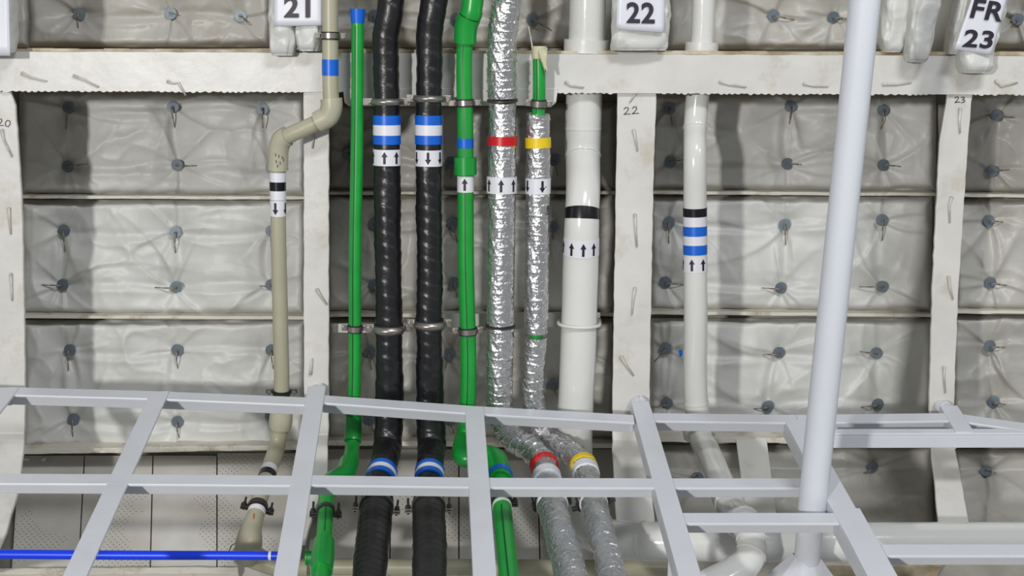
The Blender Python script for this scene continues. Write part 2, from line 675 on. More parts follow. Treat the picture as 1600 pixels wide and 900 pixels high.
frames = [
    ('cream painted hull frame at the left border with handwritten 20', [(-120, -70, 10), (80, -66, 14), (143, -64, 17), (165, -64, 24), (250, -62, 30), (340, -60, 35), (500, -58, 38), (640, -56, 39), (690, -56, 38), (760, -58, 30), (830, -62, 10), (900, -66, -20)],
     [[(3, 203), (6, 218), (19, 245)], [(14, 325), (15, 345), (17, 366)], [(17, 428), (18, 448), (19, 470)]], [two(-4, 186, 1), zero(8, 188, 1)], 0.1),
    ('cream painted hull frame behind the beige pipe elbow', [(-120, 470, 508), (80, 473, 512), (150, 474, 514), (400, 474, 514), (640, 475, 514), (745, 470, 511), (800, 454, 490), (848, 440, 477)],
     [[(487, 200), (490, 215), (488, 232)], [(495, 452), (503, 465), (511, 476)], [(485, 585), (488, 560)]], [], 0.25),
    ('cream painted hull frame with handwritten 22 between the two white pipes', [(-120, 970, 1032), (80, 967, 1028), (145, 965, 1026), (300, 962, 1021), (500, 959, 1017), (640, 957, 1015), (700, 957, 1014), (760, 959, 1018), (816, 963, 1023)],
     [[(1006, 122), (996, 142), (984, 160)], [(990, 203), (993, 217), (996, 236)], [(992, 335), (993, 360), (995, 386)], [(992, 450), (989, 470), (987, 492)], [(970, 557), (980, 573), (990, 587)]],
     [two(975, 168), two(988, 167)], 0.8),
    ('cream painted hull frame with handwritten 23 behind the slanted number sign', [(-120, 1540, 1592), (80, 1490, 1532), (120, 1484, 1526), (160, 1479, 1518), (225, 1468, 1513), (450, 1457, 1498), (640, 1452, 1491), (700, 1455, 1493), (815, 1466, 1514), (824, 1467, 1515)],
     [[(1500, 170), (1499, 190), (1500, 208)], [(1487, 308), (1483, 320), (1484, 348)], [(1482, 432), (1484, 450), (1489, 468)], [(1475, 573), (1475, 590), (1477, 614)]],
     [two(1492, 151.5, .8), three(1502, 151.5, .8)], 0.93)]
for lab, rows, pins, ink, wb in frames:
    g = thing('hull_rib', S(rows[5][1], rows[5][0], FO), lab, 'frame', 'vertical hull frames')
    ribbon('face_plate', rows, FO, M['cream'], g, web=wb)
    for p in pins:
        bent_pin(p, FO, g)
    if ink:
        strokes('handwritten_number', ink, FO + 0.0012, g)

# rolled edge of the right frame
g = thing('deck_stringer', S(800, 112, 0.19), 'long cream painted horizontal stringer crossing all frames near the top', 'stringer')
SO = 0.188
xs = np.arange(-120, 1721, 2.5)
vs, fs = [], []
for x in xs:
    u = x / 1600
    top = 80.5 + 7 * u + 0.8 * (vnoise(x * 0.05, 1.0, 3) - 0.5)
    bot = 142 + 6 * u
    flat = (470 < x < 520) or (958 < x < 1030) or (535 < x < 875) or (1462 < x < 1524)
    ph = (x / 10.5 + 0.8 * vnoise(x * 0.04, 7.0, 9)) % 1
    if not flat:
        bot += 2.6 * abs(math.sin(math.pi * ph)) * (0.35 + vnoise(x * 0.11, 2.0, 11)) - 1
    n = N1
    for yy in (top, bot):
        p = S(x, yy, SO)
        vs += [p, p - n * 0.009]
for i in range(len(xs) - 1):
    k = i * 4
    fs += [(k, k + 2, k + 6, k + 4), (k + 1, k + 5, k + 7, k + 3), (k, k + 4, k + 5, k + 1), (k + 2, k + 3, k + 7, k + 6)]
mk('face_plate', vs, fs, M['cream'], g, bevel=0)
mb = MB()
a, b = S(-120, 80, SO) , S(1720, 87.5, SO)
mb.slab(a - N1 * 0.009 + V((0, 0, -0.001)), b - N1 * 0.009 + V((0, 0, -0.001)), -N1 * (SO - HB - 0.012), V((0, 0, -0.008)))
mb.build('web_plate', M['rusty'], g)
mb = MB()
a, b = S(-120, 80, SO), S(1720, 87.5, SO)
for i in range(46):
    u0, u1 = i / 46, (i + 1) / 46
    h = 0.0045 + 0.003 * random.random()
    mb.slab(a.lerp(b, u0) - N1 * 0.010, a.lerp(b, u1) - N1 * 0.010, N1 * -0.006, V((0, 0, h)))
mb.build('rusty_edge', M['rusty'], g, label='brown stained top edge of the stringer')
for p in [[(34, 114), (48, 121), (73, 127)], [(115, 118), (132, 125), (154, 136)], [(262, 127), (270, 130), (279, 129), (290, 149)],
          [(1125, 127), (1140, 132), (1166, 136)], [(1256, 130), (1272, 134), (1294, 135)], [(1380, 131), (1400, 132), (1424, 129)],
          [(1556, 126), (1565, 135), (1590, 129)], [(884, 128), (892, 134), (912, 137)]]:
    bent_pin(p, SO, g)


def stiffener(x0, y0, x1, y1, off, label, h=5, mm='stiff'):
    off = off + HB
    g = thing('hull_stiffener', S((x0 + x1) / 2, (y0 + y1) / 2, off), label, 'stiffener', 'thin horizontal stiffeners')
    n = max(8, int((x1 - x0) / 8))
    vs, fs = [], []
    for i in range(n + 1):
        u = i / n
        x, y = x0 + (x1 - x0) * u, y0 + (y1 - y0) * u
        y += 1.0 * (vnoise(x * 0.03, y, 21) - 0.5)
        hh = h * (0.85 + 0.3 * vnoise(x * 0.07, y * 0.1, 22))
        nn = nrm(x, y, off)
        p, q = S(x, y - hh / 2, off), S(x, y + hh / 2, off)
        vs += [p, q, q - nn * (off - HB - 0.001), p - nn * (off - HB - 0.001)]
    for i in range(n):
        k = i * 4
        for a, b in ((0, 1), (1, 2), (2, 3), (3, 0)):
            fs.append((k + a, k + b, k + 4 + b, k + 4 + a))
    fs += [(3, 2, 1, 0), tuple(n * 4 + i for i in range(4))]
    mk('edge_plate', vs, fs, M[mm], g, bevel=0.0008)
    return g


bays = {'A': (30, 478), 'B': (508, 964), 'C': (1014, 1466), 'D': (1490, 1700)}
bay_name = {'A': 'left bay beside the beige pipe', 'B': 'middle bay behind the coloured pipes', 'C': 'right bay behind the white column', 'D': 'bay at the right border'}
for bk, rows in (('A', [(308, 309.5, 'upper'), (495, 497, 'middle'), (706, 699, 'lower')]),
                 ('B', [(302, 301, 'upper'), (493, 492, 'middle'), (692, 697, 'lower')]),
                 ('C', [(301, 304, 'upper'), (489, 493, 'middle'), (686, 692, 'lower')]),
                 ('D', [(305, 308, 'upper'), (488, 488, 'middle'), (690, 700, 'lower')])):
    for ya, yb, w in rows:
        off = 0.066 if w != 'lower' else 0.085
        stiffener(bays[bk][0], ya, bays[bk][1], yb, off, f'{w} horizontal stiffener edge in the {bay_name[bk]}', 5 if w != 'lower' else 8)


# ------------------------------------------------------------------ insulation pads
def washer(px, py, parent, off, dr, seed):
    random.seed(seed)
    c = S(px, py, off)
    n = nrm(px, py, off)
    tilt = V((random.uniform(-.14, .14), random.uniform(-.1, .1), random.uniform(-.14, .14)))
    n = (n + tilt).normalized()
    mb = MB()
    R = 9.2 * px_size(c)
    mb.cyl(c - n * 0.0006, c + n * 0.0012, R, n=28)
    mb.cyl(c + n * 0.0012, c + n * 0.0022, R * 0.36, R * 0.3, n=16)
    w = mb.build('retaining_washer', M['washer'], parent, label='blue grey round washer')
    tip = S(px + dr[0], py + dr[1], off + 0.003)
    mb = MB()
    top = c + n * 0.010
    mid = top.lerp(tip, 0.5) + n * 0.002
    mb.cyl(c, top, 0.0013, n=8)
    mb.cyl(top, mid, 0.0013, 0.0013, n=8)
    mb.cyl(mid, tip, 0.0013, 0.0010, n=8)
    mb.build('bent_pin', M['pin'], w, smooth=True)


def pad(box, pins, label, m='pad', base=0.050, seed=0, puff=0.012, crumple=1.0):
    """box: (x0, y0, x1, y1); pins: (x, y, dx, dy)"""
    x0, y0, x1, y1 = box
    nx, ny = max(8, int((x1 - x0) / 2.4)), max(6, int((y1 - y0) / 2.4))
    X, Y = np.meshgrid(np.linspace(x0, x1, nx), np.linspace(y0, y1, ny))
    rng = np.random.RandomState(seed + 11)
    # domain warp: folds are never straight
    WX = X + 45 * (fbm(X / 60, Y / 60, seed + 1, 3) - .5)
    WY = Y + 45 * (fbm(X / 60, Y / 60, seed + 2, 3) - .5)
    h = np.zeros_like(X)
    h += puff * 0.7 * (fbm(X / 130, Y / 90, seed + 3, 2) - 0.5) * 2
    h += 0.0105 * crumple * ridged(WX / 115, WY / 90, seed + 4, 2)
    msk = np.clip((fbm(X / 80, Y / 80, seed + 6, 2) - .42) / .1, 0, 1)
    h += 0.0030 * crumple * ridged(WX / 42, WY / 50, seed + 5, 2) * msk
    allp = list(pins)
    for (px, py, *_) in allp:
        dx, dy = X - px, Y - py
        r = np.hypot(dx, dy)
        h -= (puff + 0.006) * np.exp(-(r / 27) ** 2)
        h -= 0.012 * np.exp(-(r / 62) ** 2)
        k = rng.randint(5, 9)
        base_a = rng.rand() * 6.28
        for i in range(k):
            a = base_a + i * 2 * math.pi / k + rng.randn() * 0.22
            ln = rng.uniform(40, 120)
            w = rng.uniform(4.5, 10)
            cu = rng.uniform(-0.006, 0.006)
            al = dx * math.cos(a) + dy * math.sin(a)
            pe = -dx * math.sin(a) + dy * math.cos(a) + cu * al ** 2
            ww = w * (0.45 + np.clip(al, 0, 200) / 60)
            amp = rng.uniform(0.0040, 0.0115)
            side = rng.choice([-1, 1])
            pq = pe * side
            prof = np.where(pq > 0, np.exp(-np.abs(pq / (ww * 0.45)) ** 1.3), np.exp(-np.abs(pq / (ww * 2.4)) ** 1.3))
            fall = np.where(al > 0, np.exp(-(al / ln) ** 2) * np.clip(al / 10, 0, 1), 0)
            h += amp * prof * fall
    # tension lines between neighbouring pins
    for i in range(len(allp)):
        for j in range(i + 1, len(allp)):
            ax, ay = allp[i][:2]
            bx, by = allp[j][:2]
            d = math.hypot(bx - ax, by - ay)
            if d > 185 or min(abs(bx - ax), abs(by - ay)) > 35:
                continue
            ux, uy = (bx - ax) / d, (by - ay) / d
            al = (X - ax) * ux + (Y - ay) * uy
            pe = -(X - ax) * uy + (Y - ay) * ux + rng.uniform(-9, 9) * np.sin(np.pi * np.clip(al / d, 0, 1))
            ins = np.clip(np.minimum(al, d - al) / 14, 0, 1)
            h -= 0.0045 * np.exp(-(pe / 7) ** 2) * ins
            h += 0.0025 * np.exp(-((pe - 12) / 6) ** 2) * ins
    # edges roll back
    ed = np.minimum(np.minimum(X - x0, x1 - X), np.minimum(Y - y0, y1 - Y))
    ed = ed + 5 * (fbm(X / 30, Y / 30, seed + 9, 2) - .5)
    h -= 0.030 * np.exp(-(np.clip(ed, 0, 99) / 5.5) ** 1.6)
    OFF = np.maximum(base + h, 0.012) + HB
    vs = []
    r0 = np.array(CAM)
    A = (X - 800) / F
    B = (450 - Y) / F
    R3 = np.stack([A, math.cos(PITCH) + B * math.sin(PITCH), -math.sin(PITCH) + B * math.cos(PITCH)], -1)
    t1 = (D1 + OFF) / (R3 @ np.array(N1))
    t2 = (D2 + OFF) / (R3 @ np.array(N2))
    t2 = np.where(t2 <= 0, 99, t2)
    t = np.minimum(t1, t2)
    P = r0 + R3 * t[..., None]
    vs = P.reshape(-1, 3).tolist()
    idx = np.arange(nx * ny).reshape(ny, nx)
    fs = np.stack([idx[:-1, :-1], idx[1:, :-1], idx[1:, 1:], idx[:-1, 1:]], -1).reshape(-1, 4).tolist()
    # skirt
    loop = list(idx[0, :]) + list(idx[1:, -1]) + list(idx[-1, ::-1][1:]) + list(idx[::-1, 0][1:-1])
    k0 = len(vs)
    XX, YY = X.ravel(), Y.ravel()
    for v in loop:
        vs.append(tuple(S(XX[v], YY[v], HB + 0.004)))
    L = len(loop)
    for i in range(L):
        j = (i + 1) % L
        fs.append((loop[i], loop[j], k0 + j, k0 + i))
    c = S((x0 + x1) / 2, (y0 + y1) / 2, base)
    g = thing('insulation_pad', c, label, 'insulation pad', 'quilted insulation pads between the hull frames')
    mk('quilted_cover', vs, fs, M[m], g, smooth=True)

    def off_at(px, py):
        j = int(np.clip(round((px - x0) / (x1 - x0) * (nx - 1)), 0, nx - 1))
        i = int(np.clip(round((py - y0) / (y1 - y0) * (ny - 1)), 0, ny - 1))
        s = OFF[max(i - 3, 0):i + 4, max(j - 3, 0):j + 4]
        return float(s.max())
    for q, (px, py, dx, dy) in enumerate(pins):
        washer(px, py, g, off_at(px, py) + 0.0012, (dx, dy), seed * 31 + q)
    return g


DN = (0, 30)
pad((-60, -60, 47, 76), [], 'short insulation pad strip in the top left corner', 'pad_warm', seed=1)
pad((44, -80, 424, 74), [(124, 22, -2, 22), (267, 21, 12, 3), (376, 25, 22, 18)], 'top row insulation pad left of the sign reading 21', 'pad_warm', seed=2)
pad((30, 140, 478, 305), [(107, 168, -4, 34), (270, 167, 3, 32), (410, 170, 1, 30), (106, 260, 31, -4), (277, 258, 32, 1), (424, 262, 24, 1)],
    'pad of the left bay directly under the stringer', seed=3)
pad((30, 312, 478, 492), [(100, 360, 2, 33), (274, 363, 0, 32), (424, 361, 0, 28), (98, 445, -34, 0), (275, 449, -33, 0), (424, 445, -18, 2)],
    'pad of the left bay in the middle row', seed=4)
pad((32, 500, 478, 703), [(109, 547, -2, 32), (277, 547, 1, 30), (424, 547, 4, 34), (115, 655, -1, 30), (277, 659, 4, 28), (423, 649, 0, 24)],
    'pad of the left bay below the middle stiffener, partly behind the grating frame', seed=5, crumple=1.3)
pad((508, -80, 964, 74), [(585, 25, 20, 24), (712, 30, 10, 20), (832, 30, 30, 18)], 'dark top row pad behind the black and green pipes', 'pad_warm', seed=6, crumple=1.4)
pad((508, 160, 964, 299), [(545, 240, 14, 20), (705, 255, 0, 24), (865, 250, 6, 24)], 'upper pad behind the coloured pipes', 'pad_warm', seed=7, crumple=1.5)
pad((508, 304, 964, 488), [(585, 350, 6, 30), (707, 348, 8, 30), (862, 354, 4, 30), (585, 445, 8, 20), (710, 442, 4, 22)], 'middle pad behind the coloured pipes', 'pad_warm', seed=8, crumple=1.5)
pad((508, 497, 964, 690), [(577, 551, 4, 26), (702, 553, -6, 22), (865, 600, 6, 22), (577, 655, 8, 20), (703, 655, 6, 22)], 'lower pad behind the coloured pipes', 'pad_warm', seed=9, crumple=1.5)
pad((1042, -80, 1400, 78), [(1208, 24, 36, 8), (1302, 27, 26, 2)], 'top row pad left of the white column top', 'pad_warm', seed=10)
pad((1014, 145, 1463, 298), [(1046, 170, 4, 26), (1235, 166, -2, 32), (1380, 172, -4, 32), (1048, 253, 24, -4), (1230, 256, 32, 2), (1380, 258, 33, 3)],
    'pad of the right bay directly under the stringer', seed=11)
pad((1014, 307, 1457, 487), [(1045, 348, 0, 32), (1226, 351, 1, 32), (1378, 344, 0, 32), (1040, 441, 28, 4), (1220, 450, -30, 0), (1378, 448, -36, 0)],
    'pad of the right bay in the middle row', seed=12, crumple=0.8)
pad((1014, 497, 1455, 684), [(1040, 545, -18, 20), (1217, 551, -30, 2), (1369, 552, -26, -3), (1042, 630, -26, 6), (1200, 635, -24, 4), (1371, 632, -26, 4)],
    'pad of the right bay below the middle stiffener', seed=13)
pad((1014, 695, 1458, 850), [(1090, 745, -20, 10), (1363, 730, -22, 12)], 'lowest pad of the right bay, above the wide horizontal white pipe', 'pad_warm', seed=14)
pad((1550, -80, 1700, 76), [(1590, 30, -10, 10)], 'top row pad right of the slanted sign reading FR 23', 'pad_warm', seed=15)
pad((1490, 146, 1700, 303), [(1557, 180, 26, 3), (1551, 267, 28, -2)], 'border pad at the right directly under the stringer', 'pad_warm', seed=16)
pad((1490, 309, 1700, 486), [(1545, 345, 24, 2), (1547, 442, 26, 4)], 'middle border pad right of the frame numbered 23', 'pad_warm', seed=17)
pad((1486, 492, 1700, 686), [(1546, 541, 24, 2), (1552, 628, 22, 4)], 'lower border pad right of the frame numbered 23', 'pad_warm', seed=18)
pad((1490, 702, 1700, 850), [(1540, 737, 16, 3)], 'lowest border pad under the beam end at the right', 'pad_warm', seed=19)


# perforated plates on the sloping plating
def panel(x0, x1, y0, y1, label, xb0=None, xb1=None):
    xb0, xb1 = xb0 if xb0 is not None else x0, xb1 if xb1 is not None else x1
    off = 0.02 + HB
    pts = [S(x0, y0, off), S(x1, y0, off), S(xb1, y1, off), S(xb0, y1, off)]
    n = -N2 * 0.003
    vs = pts + [p + n for p in pts]
    fs = [(0, 3, 2, 1), (4, 5, 6, 7), (0, 1, 5, 4), (1, 2, 6, 5), (2, 3, 7, 6), (3, 0, 4, 7)]
    o = mk('perforated_panel', vs, fs, M['panel'])
    me = o.data
    uvl = me.uv_layers.new(name='UVMap')
    o0 = S(0, 900, off)
    du, dv = V((1, 0, 0)), V((0, -math.cos(LOW), -math.sin(LOW)))
    for lp in me.loops:
        q = me.vertices[lp.vertex_index].co - o0
        uvl.data[lp.index].uv = (q.dot(du), q.dot(dv))
    return tag(o, label, 'panel', 'perforated plates on the sloping plating')


panel(30, 131, 712, 960, 'perforated plate beside the left frame foot', 14, 118)
panel(133, 238, 712, 960, 'perforated plate crossed by the leftmost slanted grating bar', 120, 232)
panel(240, 338, 712, 960, 'perforated plate left of the beige pipe foot', 234, 338)
panel(340, 478, 708, 960, 'perforated plate under the beige pipe foot', 340, 462)
panel(508, 612, 702, 960, 'perforated plate under the thin green pipe foot', 500, 606)
panel(614, 716, 702, 960, 'perforated plate between the two black pipe feet', 608, 716)
panel(718, 838, 702, 960, 'perforated plate under the green pipe with the tee', 718, 845)
panel(840, 962, 702, 960, 'perforated plate under the foil pipe feet', 847, 975)

# narrow ledge at the bottom left and bottom right
stiffener(-40, 893, 372, 890, 0.05, 'flat ledge strip at the bottom left under the blue hose', 9)
stiffener(1284, 880, 1470, 882, 0.05, 'short ledge strip at the bottom right under the wide white pipe', 6, 'rusty')


# support plates under the stringer and at the middle stiffener
def flatplate(name, poly, off, m, label, cat, group=None, th=0.006):
    n = nrm(*poly[0], off)
    a = [S(x, y, off) for x, y in poly]
    b = [p - n * th for p in a]
    k = len(a)
    fs = [tuple(range(k))[::-1], tuple(range(k, 2 * k))] + [(i, (i + 1) % k, k + (i + 1) % k, k + i) for i in range(k)]
    o = mk(name, a + b, fs, M[m], bevel=0.001)
    return tag(o, label, cat, group)


flatplate('support_plate', [(536, 138), (872, 138), (869, 160), (864, 165), (545, 166), (538, 160)], 0.190, 'cream', 'cream support plate under the stringer carrying the upper clamps', 'plate')
flatplate('support_plate', [(650, 491), (938, 489), (938, 508), (870, 511), (700, 519), (654, 518)], 0.14, 'cream', 'cream support plate carrying the middle row of clamps', 'plate')
flatplate('support_plate', [(520, 506), (586, 506), (586, 520), (520, 520)], 0.14, 'cream', 'small support plate behind the thin green pipe clamp', 'plate')
flatplate('bracket_plate', [(1150, 686), (1198, 686), (1214, 812), (1166, 812)], -0.035, 'cream', 'upright bracket plate right of the slanting white pipe foot', 'plate')


# ------------------------------------------------------------------ cloth wraps over the frame heads
def wrapo(rows, off, depth_m, label, seed, bulge=0.012):
    """soft cloth sleeve; rows: (y, xl, xr)"""
    rr = []
    for a, b in zip(rows[:-1], rows[1:]):
        n = max(1, int((b[0] - a[0]) / 3))
        for i in range(n):
            u = i / n
            rr.append([a[k] * (1 - u) + b[k] * u for k in range(3)])
    rr.append(list(rows[-1]))
    nth = 44
    vs = []
    L = len(rr)
    for i, (y, xl, xr) in enumerate(rr):
        end = min(1.0, (L - 1 - i) / 5.0)
        kk = math.sqrt(max(0.0, 1 - (1 - end) ** 2)) * 0.45 + 0.55
        xc, hw = (xl + xr) / 2, (xr - xl) / 2 * (0.85 + 0.15 * kk)
        p0 = S(xc, y, off - depth_m / 2)
        u = px_size(p0)
        for j in range(nth):
            t = 2 * math.pi * j / nth
            c, s = math.cos(t), math.sin(t)
            e = 0.55
            cx = math.copysign(abs(c) ** e, c)
            sx = math.copysign(abs(s) ** e, s)
            w = 0.007 * (fbm(np.array(t * 2.2), np.array(y / 20.0), seed, 3) - .5) + 0.006 * ridged(np.array(t * 1.5), np.array(y / 40.0), seed + 4, 2)
            w = float(w)
            p = p0 + V((1, 0, 0)) * (cx * (hw * u + w * 0.5)) + N1 * (sx * (depth_m / 2 * kk + w))
            vs.append(p)
    fs = []
    for i in range(L - 1):
        for j in range(nth):
            j2 = (j + 1) % nth
            fs.append((i * nth + j, (i + 1) * nth + j, (i + 1) * nth + j2, i * nth + j2))
    fs += [tuple(range(nth))[::-1], tuple((L - 1) * nth + j for j in range(nth))]
    o = mk('insulation_wrap', vs, fs, M['wrap'], smooth=True)
    return tag(o, label, 'insulation wrap', 'cloth wraps over the frame heads')


wrapo([(-90, -60, 22), (82, -60, 24)], 0.24, 0.05, 'cloth wrapped frame head behind the white paper at the top left border', 1)
wrapo([(-90, 424, 464), (40, 423, 462), (70, 424, 462), (87, 427, 458)], 0.225, 0.05, 'left lobe of cloth wrap under the sign reading 21', 2)
wrapo([(-90, 464, 506), (40, 464, 503), (66, 465, 503), (80, 468, 499)], 0.225, 0.05, 'right lobe of cloth wrap under the sign reading 21', 3)
wrapo([(-90, 958, 1048), (40, 956, 1045), (79, 955, 1042)], 0.225, 0.05, 'wide cloth wrap behind the sign reading 22', 4)
wrapo([(-90, 1385, 1440), (0, 1380, 1428), (60, 1374, 1412), (82, 1380, 1406)], 0.20, 0.05, 'flat cloth wrap right of the white column top', 5)
wrapo([(-90, 1432, 1486), (0, 1424, 1466), (50, 1417, 1455), (80, 1415, 1451), (97, 1419, 1444)], 0.235, 0.05, 'rounded cloth wrap lobe hanging over the stringer between column and slanted sign', 6)
wrapo([(-90, 1542, 1606), (0, 1513, 1570), (84, 1496, 1549), (114, 1502, 1541)], 0.235, 0.05, 'slanted cloth wrap behind the sign reading FR 23', 7)
wrapo([(-90, 1512, 1540), (0, 1494, 1516), (85, 1478, 1498)], 0.205, 0.05, 'narrow cloth wrap fold left of the slanted sign', 8)


# ------------------------------------------------------------------ paper signs
def sign(poly, off, texts, label, name='paper_sign'):
    """poly: 4 corners tl,tr,br,bl in px; texts: (string, centre px, cap height px, right vec px, up vec px)"""
    g = thing(name, S(*poly[3], off), label, 'sign')
    n = 10
    vs, fs = [], []
    tl, tr, br, bl = [V((p[0], p[1], 0)) for p in poly]
    for i in range(n + 1):
        for j in range(n + 1):
            u, v = j / n, i / n
            q = (tl.lerp(tr, u)).lerp(bl.lerp(br, u), v)
            z = off + 0.0014 * (fbm(np.array(u * 3.), np.array(v * 3.), 77, 2) - .5)
            vs.append(S(q.x, q.y, float(z)))
    for i in range(n):
        for j in range(n):
            k = i * (n + 1) + j
            fs.append((k, k + n + 1, k + n + 2, k + 1))
    o = mk('paper_sheet', vs, fs, M['paper'], g, smooth=True)
    sd = o.modifiers.new('thick', 'SOLIDIFY')
    sd.thickness = 0.0006
    for txt, c, cap, rv, uv in texts:
        cu = bpy.data.curves.new('lettering', 'FONT')
        cu.body = txt
        cu.align_x = 'CENTER'
        cu.size = 1.0
        cu.offset = 0.028
        cu.space_character = 1.08
        tmp = bpy.data.objects.new('tmp', cu)
        COL.objects.link(tmp)
        dg = bpy.context.evaluated_depsgraph_get()
        me = bpy.data.meshes.new_from_object(tmp.evaluated_get(dg))
        bpy.data.objects.remove(tmp)
        ys = [v.co.y for v in me.vertices]
        y0, y1 = min(ys), max(ys)
        xs_ = [v.co.x for v in me.vertices]
        xm = (min(xs_) + max(xs_)) / 2
        wd = (max(xs_) - min(xs_))
        for v in me.vertices:
            a = (v.co.x - xm) / wd
            b = (v.co.y - (y0 + y1) / 2) / (y1 - y0)
            x = c[0] + a * rv[0] + b * uv[0] * cap
            y = c[1] + a * rv[1] + b * uv[1] * cap
            v.co = S(x, y, off + 0.0026)
        me.materials.clear()
        me.materials.append(M['ink'])
        o = bpy.data.objects.new('lettering', me)
        COL.objects.link(o)
        o.parent = g
        o.matrix_parent_inverse = parent_inv(g)
    return g


sign([(429, -60), (503, -60), (503, 40), (428, 41)], 0.232, [('21', (464, 11), 33, (41, 0), (0, -1))], 'white paper sign reading 21 left of the beige pipe')
sign([(966, -60), (1040, -60), (1037, 51), (963, 46)], 0.232, [('22', (1001, 20), 33, (44, 1), (0, -1))], 'white paper sign reading 22 between the white pipes')
sign([(1530, -36), (1582, -36), (1549, 86), (1491, 77)], 0.243,
     [('FR', (1544, 16), 30, (50, 7), (0.28, -1)), ('23', (1529, 61), 28, (46, 3), (0.22, -1))], 'slanted white paper sign reading FR 23 at the upper right')
sign([(-50, -60), (12, -60), (16, 87), (-50, 87)], 0.247, [], 'edge of a white paper sign cut off by the upper left border')


# ------------------------------------------------------------------ pipes
def wrapdisp(pitch, amp, tilt, seed, wave=0.0012, sharp=0.25):
    def f(L, T):
        ph = (L + tilt * np.sin(T + 0.6) + 0.0045 * (vnoise(L * 18, T * 0.8, seed) - .5)) / pitch
        fr = ph - np.floor(ph)
        saw = np.where(fr < sharp, fr / sharp, 1 - (fr - sharp) / (1 - sharp))
        # wrap theta seam safely with cos/sin noise
        nz = vnoise(np.cos(T) * 1.3 + 5, L * 22 + np.sin(T) * 1.3, seed + 3) - .5
        return amp * saw * (0.6 + 0.7 * vnoise(np.floor(ph) * 1.7, 0 * T + 3, seed + 8)) + wave * nz
    return f


def foildisp(seed, amp=0.0022, sc=1.0, rings=0.016):
    def f(L, T):
        a, b = np.cos(T), np.sin(T)
        x, y = a * 2.2 * sc + 9, L * 55 * sc + b * 2.2 * sc
        r = ridged(x * 1.4, y * 1.1, seed, 3) - .4
        ph = (L + 0.005 * vnoise(a * 1.5 + 4, L * 40 + b, seed + 6)) / rings
        fr = ph - np.floor(ph)
        ring = np.exp(-((fr - .5) / .07) ** 2) * vnoise(a * 1.6 + 7 + b, np.floor(ph) * 3.3, seed + 9)
        fine = ridged(a * 7 * sc + 20 + b * 2, L * 260 + b * 7, seed + 13, 2) - .4
        return amp * 0.75 * r + 0.0007 * fine + 0.0020 * ring * (amp / 0.0022) + 0.002 * (vnoise(a * 1.2 + 3, L * 14 + b, seed + 2) - .5)
    return f


# --- beige pipe
P1 = Path([(516, -230, 12.5, .235), (516, 60, 12.5, .235), (517, 150, 12.5, .235), (518, 168, 12.5, .235), (513, 181, 12.5, .233), (500, 189, 12.5, .231), (475, 201, 12.5, .227),
           (453, 211, 12.5, .223), (441, 218, 12.5, .219), (435.5, 231, 12.5, .215), (434.5, 250, 12.2, .212), (434.5, 330, 12, .21), (438, 500, 12, .19), (440, 612, 12, .17), (439, 655, 13, .165),
           (434, 690, 13, .16), (420, 735, 13, .155), (407, 775, 13, .15), (399, 806, 13.5, .14), (392, 828, 17, .13), (389, 848, 21, .12), (400, 872, 18, .10), (432, 886, 14, .09), (480, 888, 13, .085)], 0.0005, 855)
g = thing('beige_pipe', V(P1.P[0]), 'beige plastic pipe with a double bend left of the thin green pipe', 'pipe')
tube('pipe_run', P1, 0, P1.L[-1], M['beige'], g, nth=36)
tube('elbow_fitting', P1, P1.ly(154), P1.lx(497), M['beige_fit'], g, 0.0048, nth=40)
tube('elbow_fitting', P1, P1.lx(449), P1.ly(266), M['beige_fit'], g, 0.0038, nth=40)
tube('coupling', P1, P1.ly(641), P1.ly(668), M['beige_fit'], g, 0.0045, flare=lambda s: 0.0012 * np.sin(np.pi * s))
band(P1, 93, 118, M['blue'], g, 'blue tape band')
band(P1, 269, 284, M['white_tape'], g, 'white tape band')
band(P1, 284, 298, M['black_band'], g, 'black tape band')
band(P1, 298, 312, M['white_tape'], g, 'white tape band')
arrows(P1, 313, 337, g, [-1.05, 0.33], up=False)
band(P1, 733, 740, M['white_tape'], g, 'white tape band')
band(P1, 740, 748, M['black_band'], g, 'black tape band')
band(P1, 797, 803, M['white_tape'], g, 'white sealant ring')
clamp(P1, 56, 'small steel clamp on the beige pipe beside the sign reading 21', 'pipe clamps', h=8, earlen=11)
clamp(P1, 613, 'thin clamp on the beige pipe just above the grating frame', 'pipe clamps', h=4, earlen=11, mring='steel_dark')
clamp(P1, 792, 'dark clamp on the foot of the beige pipe', 'pipe clamps', h=7, lower=True, mring='steel_dark', earlen=12)
# print on the fitting
pr = []
for (x, y) in [(430, 236), (435, 238), (440, 240), (431, 247), (437, 249), (442, 244), (433, 254)]:
    pr.append([(x, y), (x + 1.5, y + 3), (x, y + 5)])
def oncyl(path, px, py, extra):
    l = path.ly(py)
    p, r, t, e1, e2 = [a[0] for a in path.at(np.array([l]))]
    u = px_size(V(p))
    cx = 800 + F * (V(p) - CAM).x / (u * F)
    s = max(-.95, min(.95, (px - cx) * u / (float(r) + extra)))
    th = math.asin(s)
    if e2[0] < 0:
        th = -th
    return V(p) + (V(e1) * math.cos(th) + V(e2) * math.sin(th)) * (float(r) + extra)
def cyl_ink(name, path, polys, extra, parent, w=0.0009, m='ink'):
    vs, fs = [], []
    for poly in polys:
        pts = [oncyl(path, x, y, extra) for x, y in poly]
        for a, b in zip(pts[:-1], pts[1:]):
            n = (CAM - a).normalized()
            d = (b - a).normalized()
            s = d.cross(n) * w * .5
            k = len(vs)
            vs += [a - s, a + s, b + s, b - s]
            fs.append((k, k + 1, k + 2, k + 3))
    return mk(name, vs, fs, M[m], parent)
cyl_ink('printed_marks', P1, pr, 0.0048, g)
cyl_ink('red_paint_mark', P1, [[(394, 812), (393, 819)], [(392, 820), (394, 820)]], 0.0008, g, 0.0022, 'red')

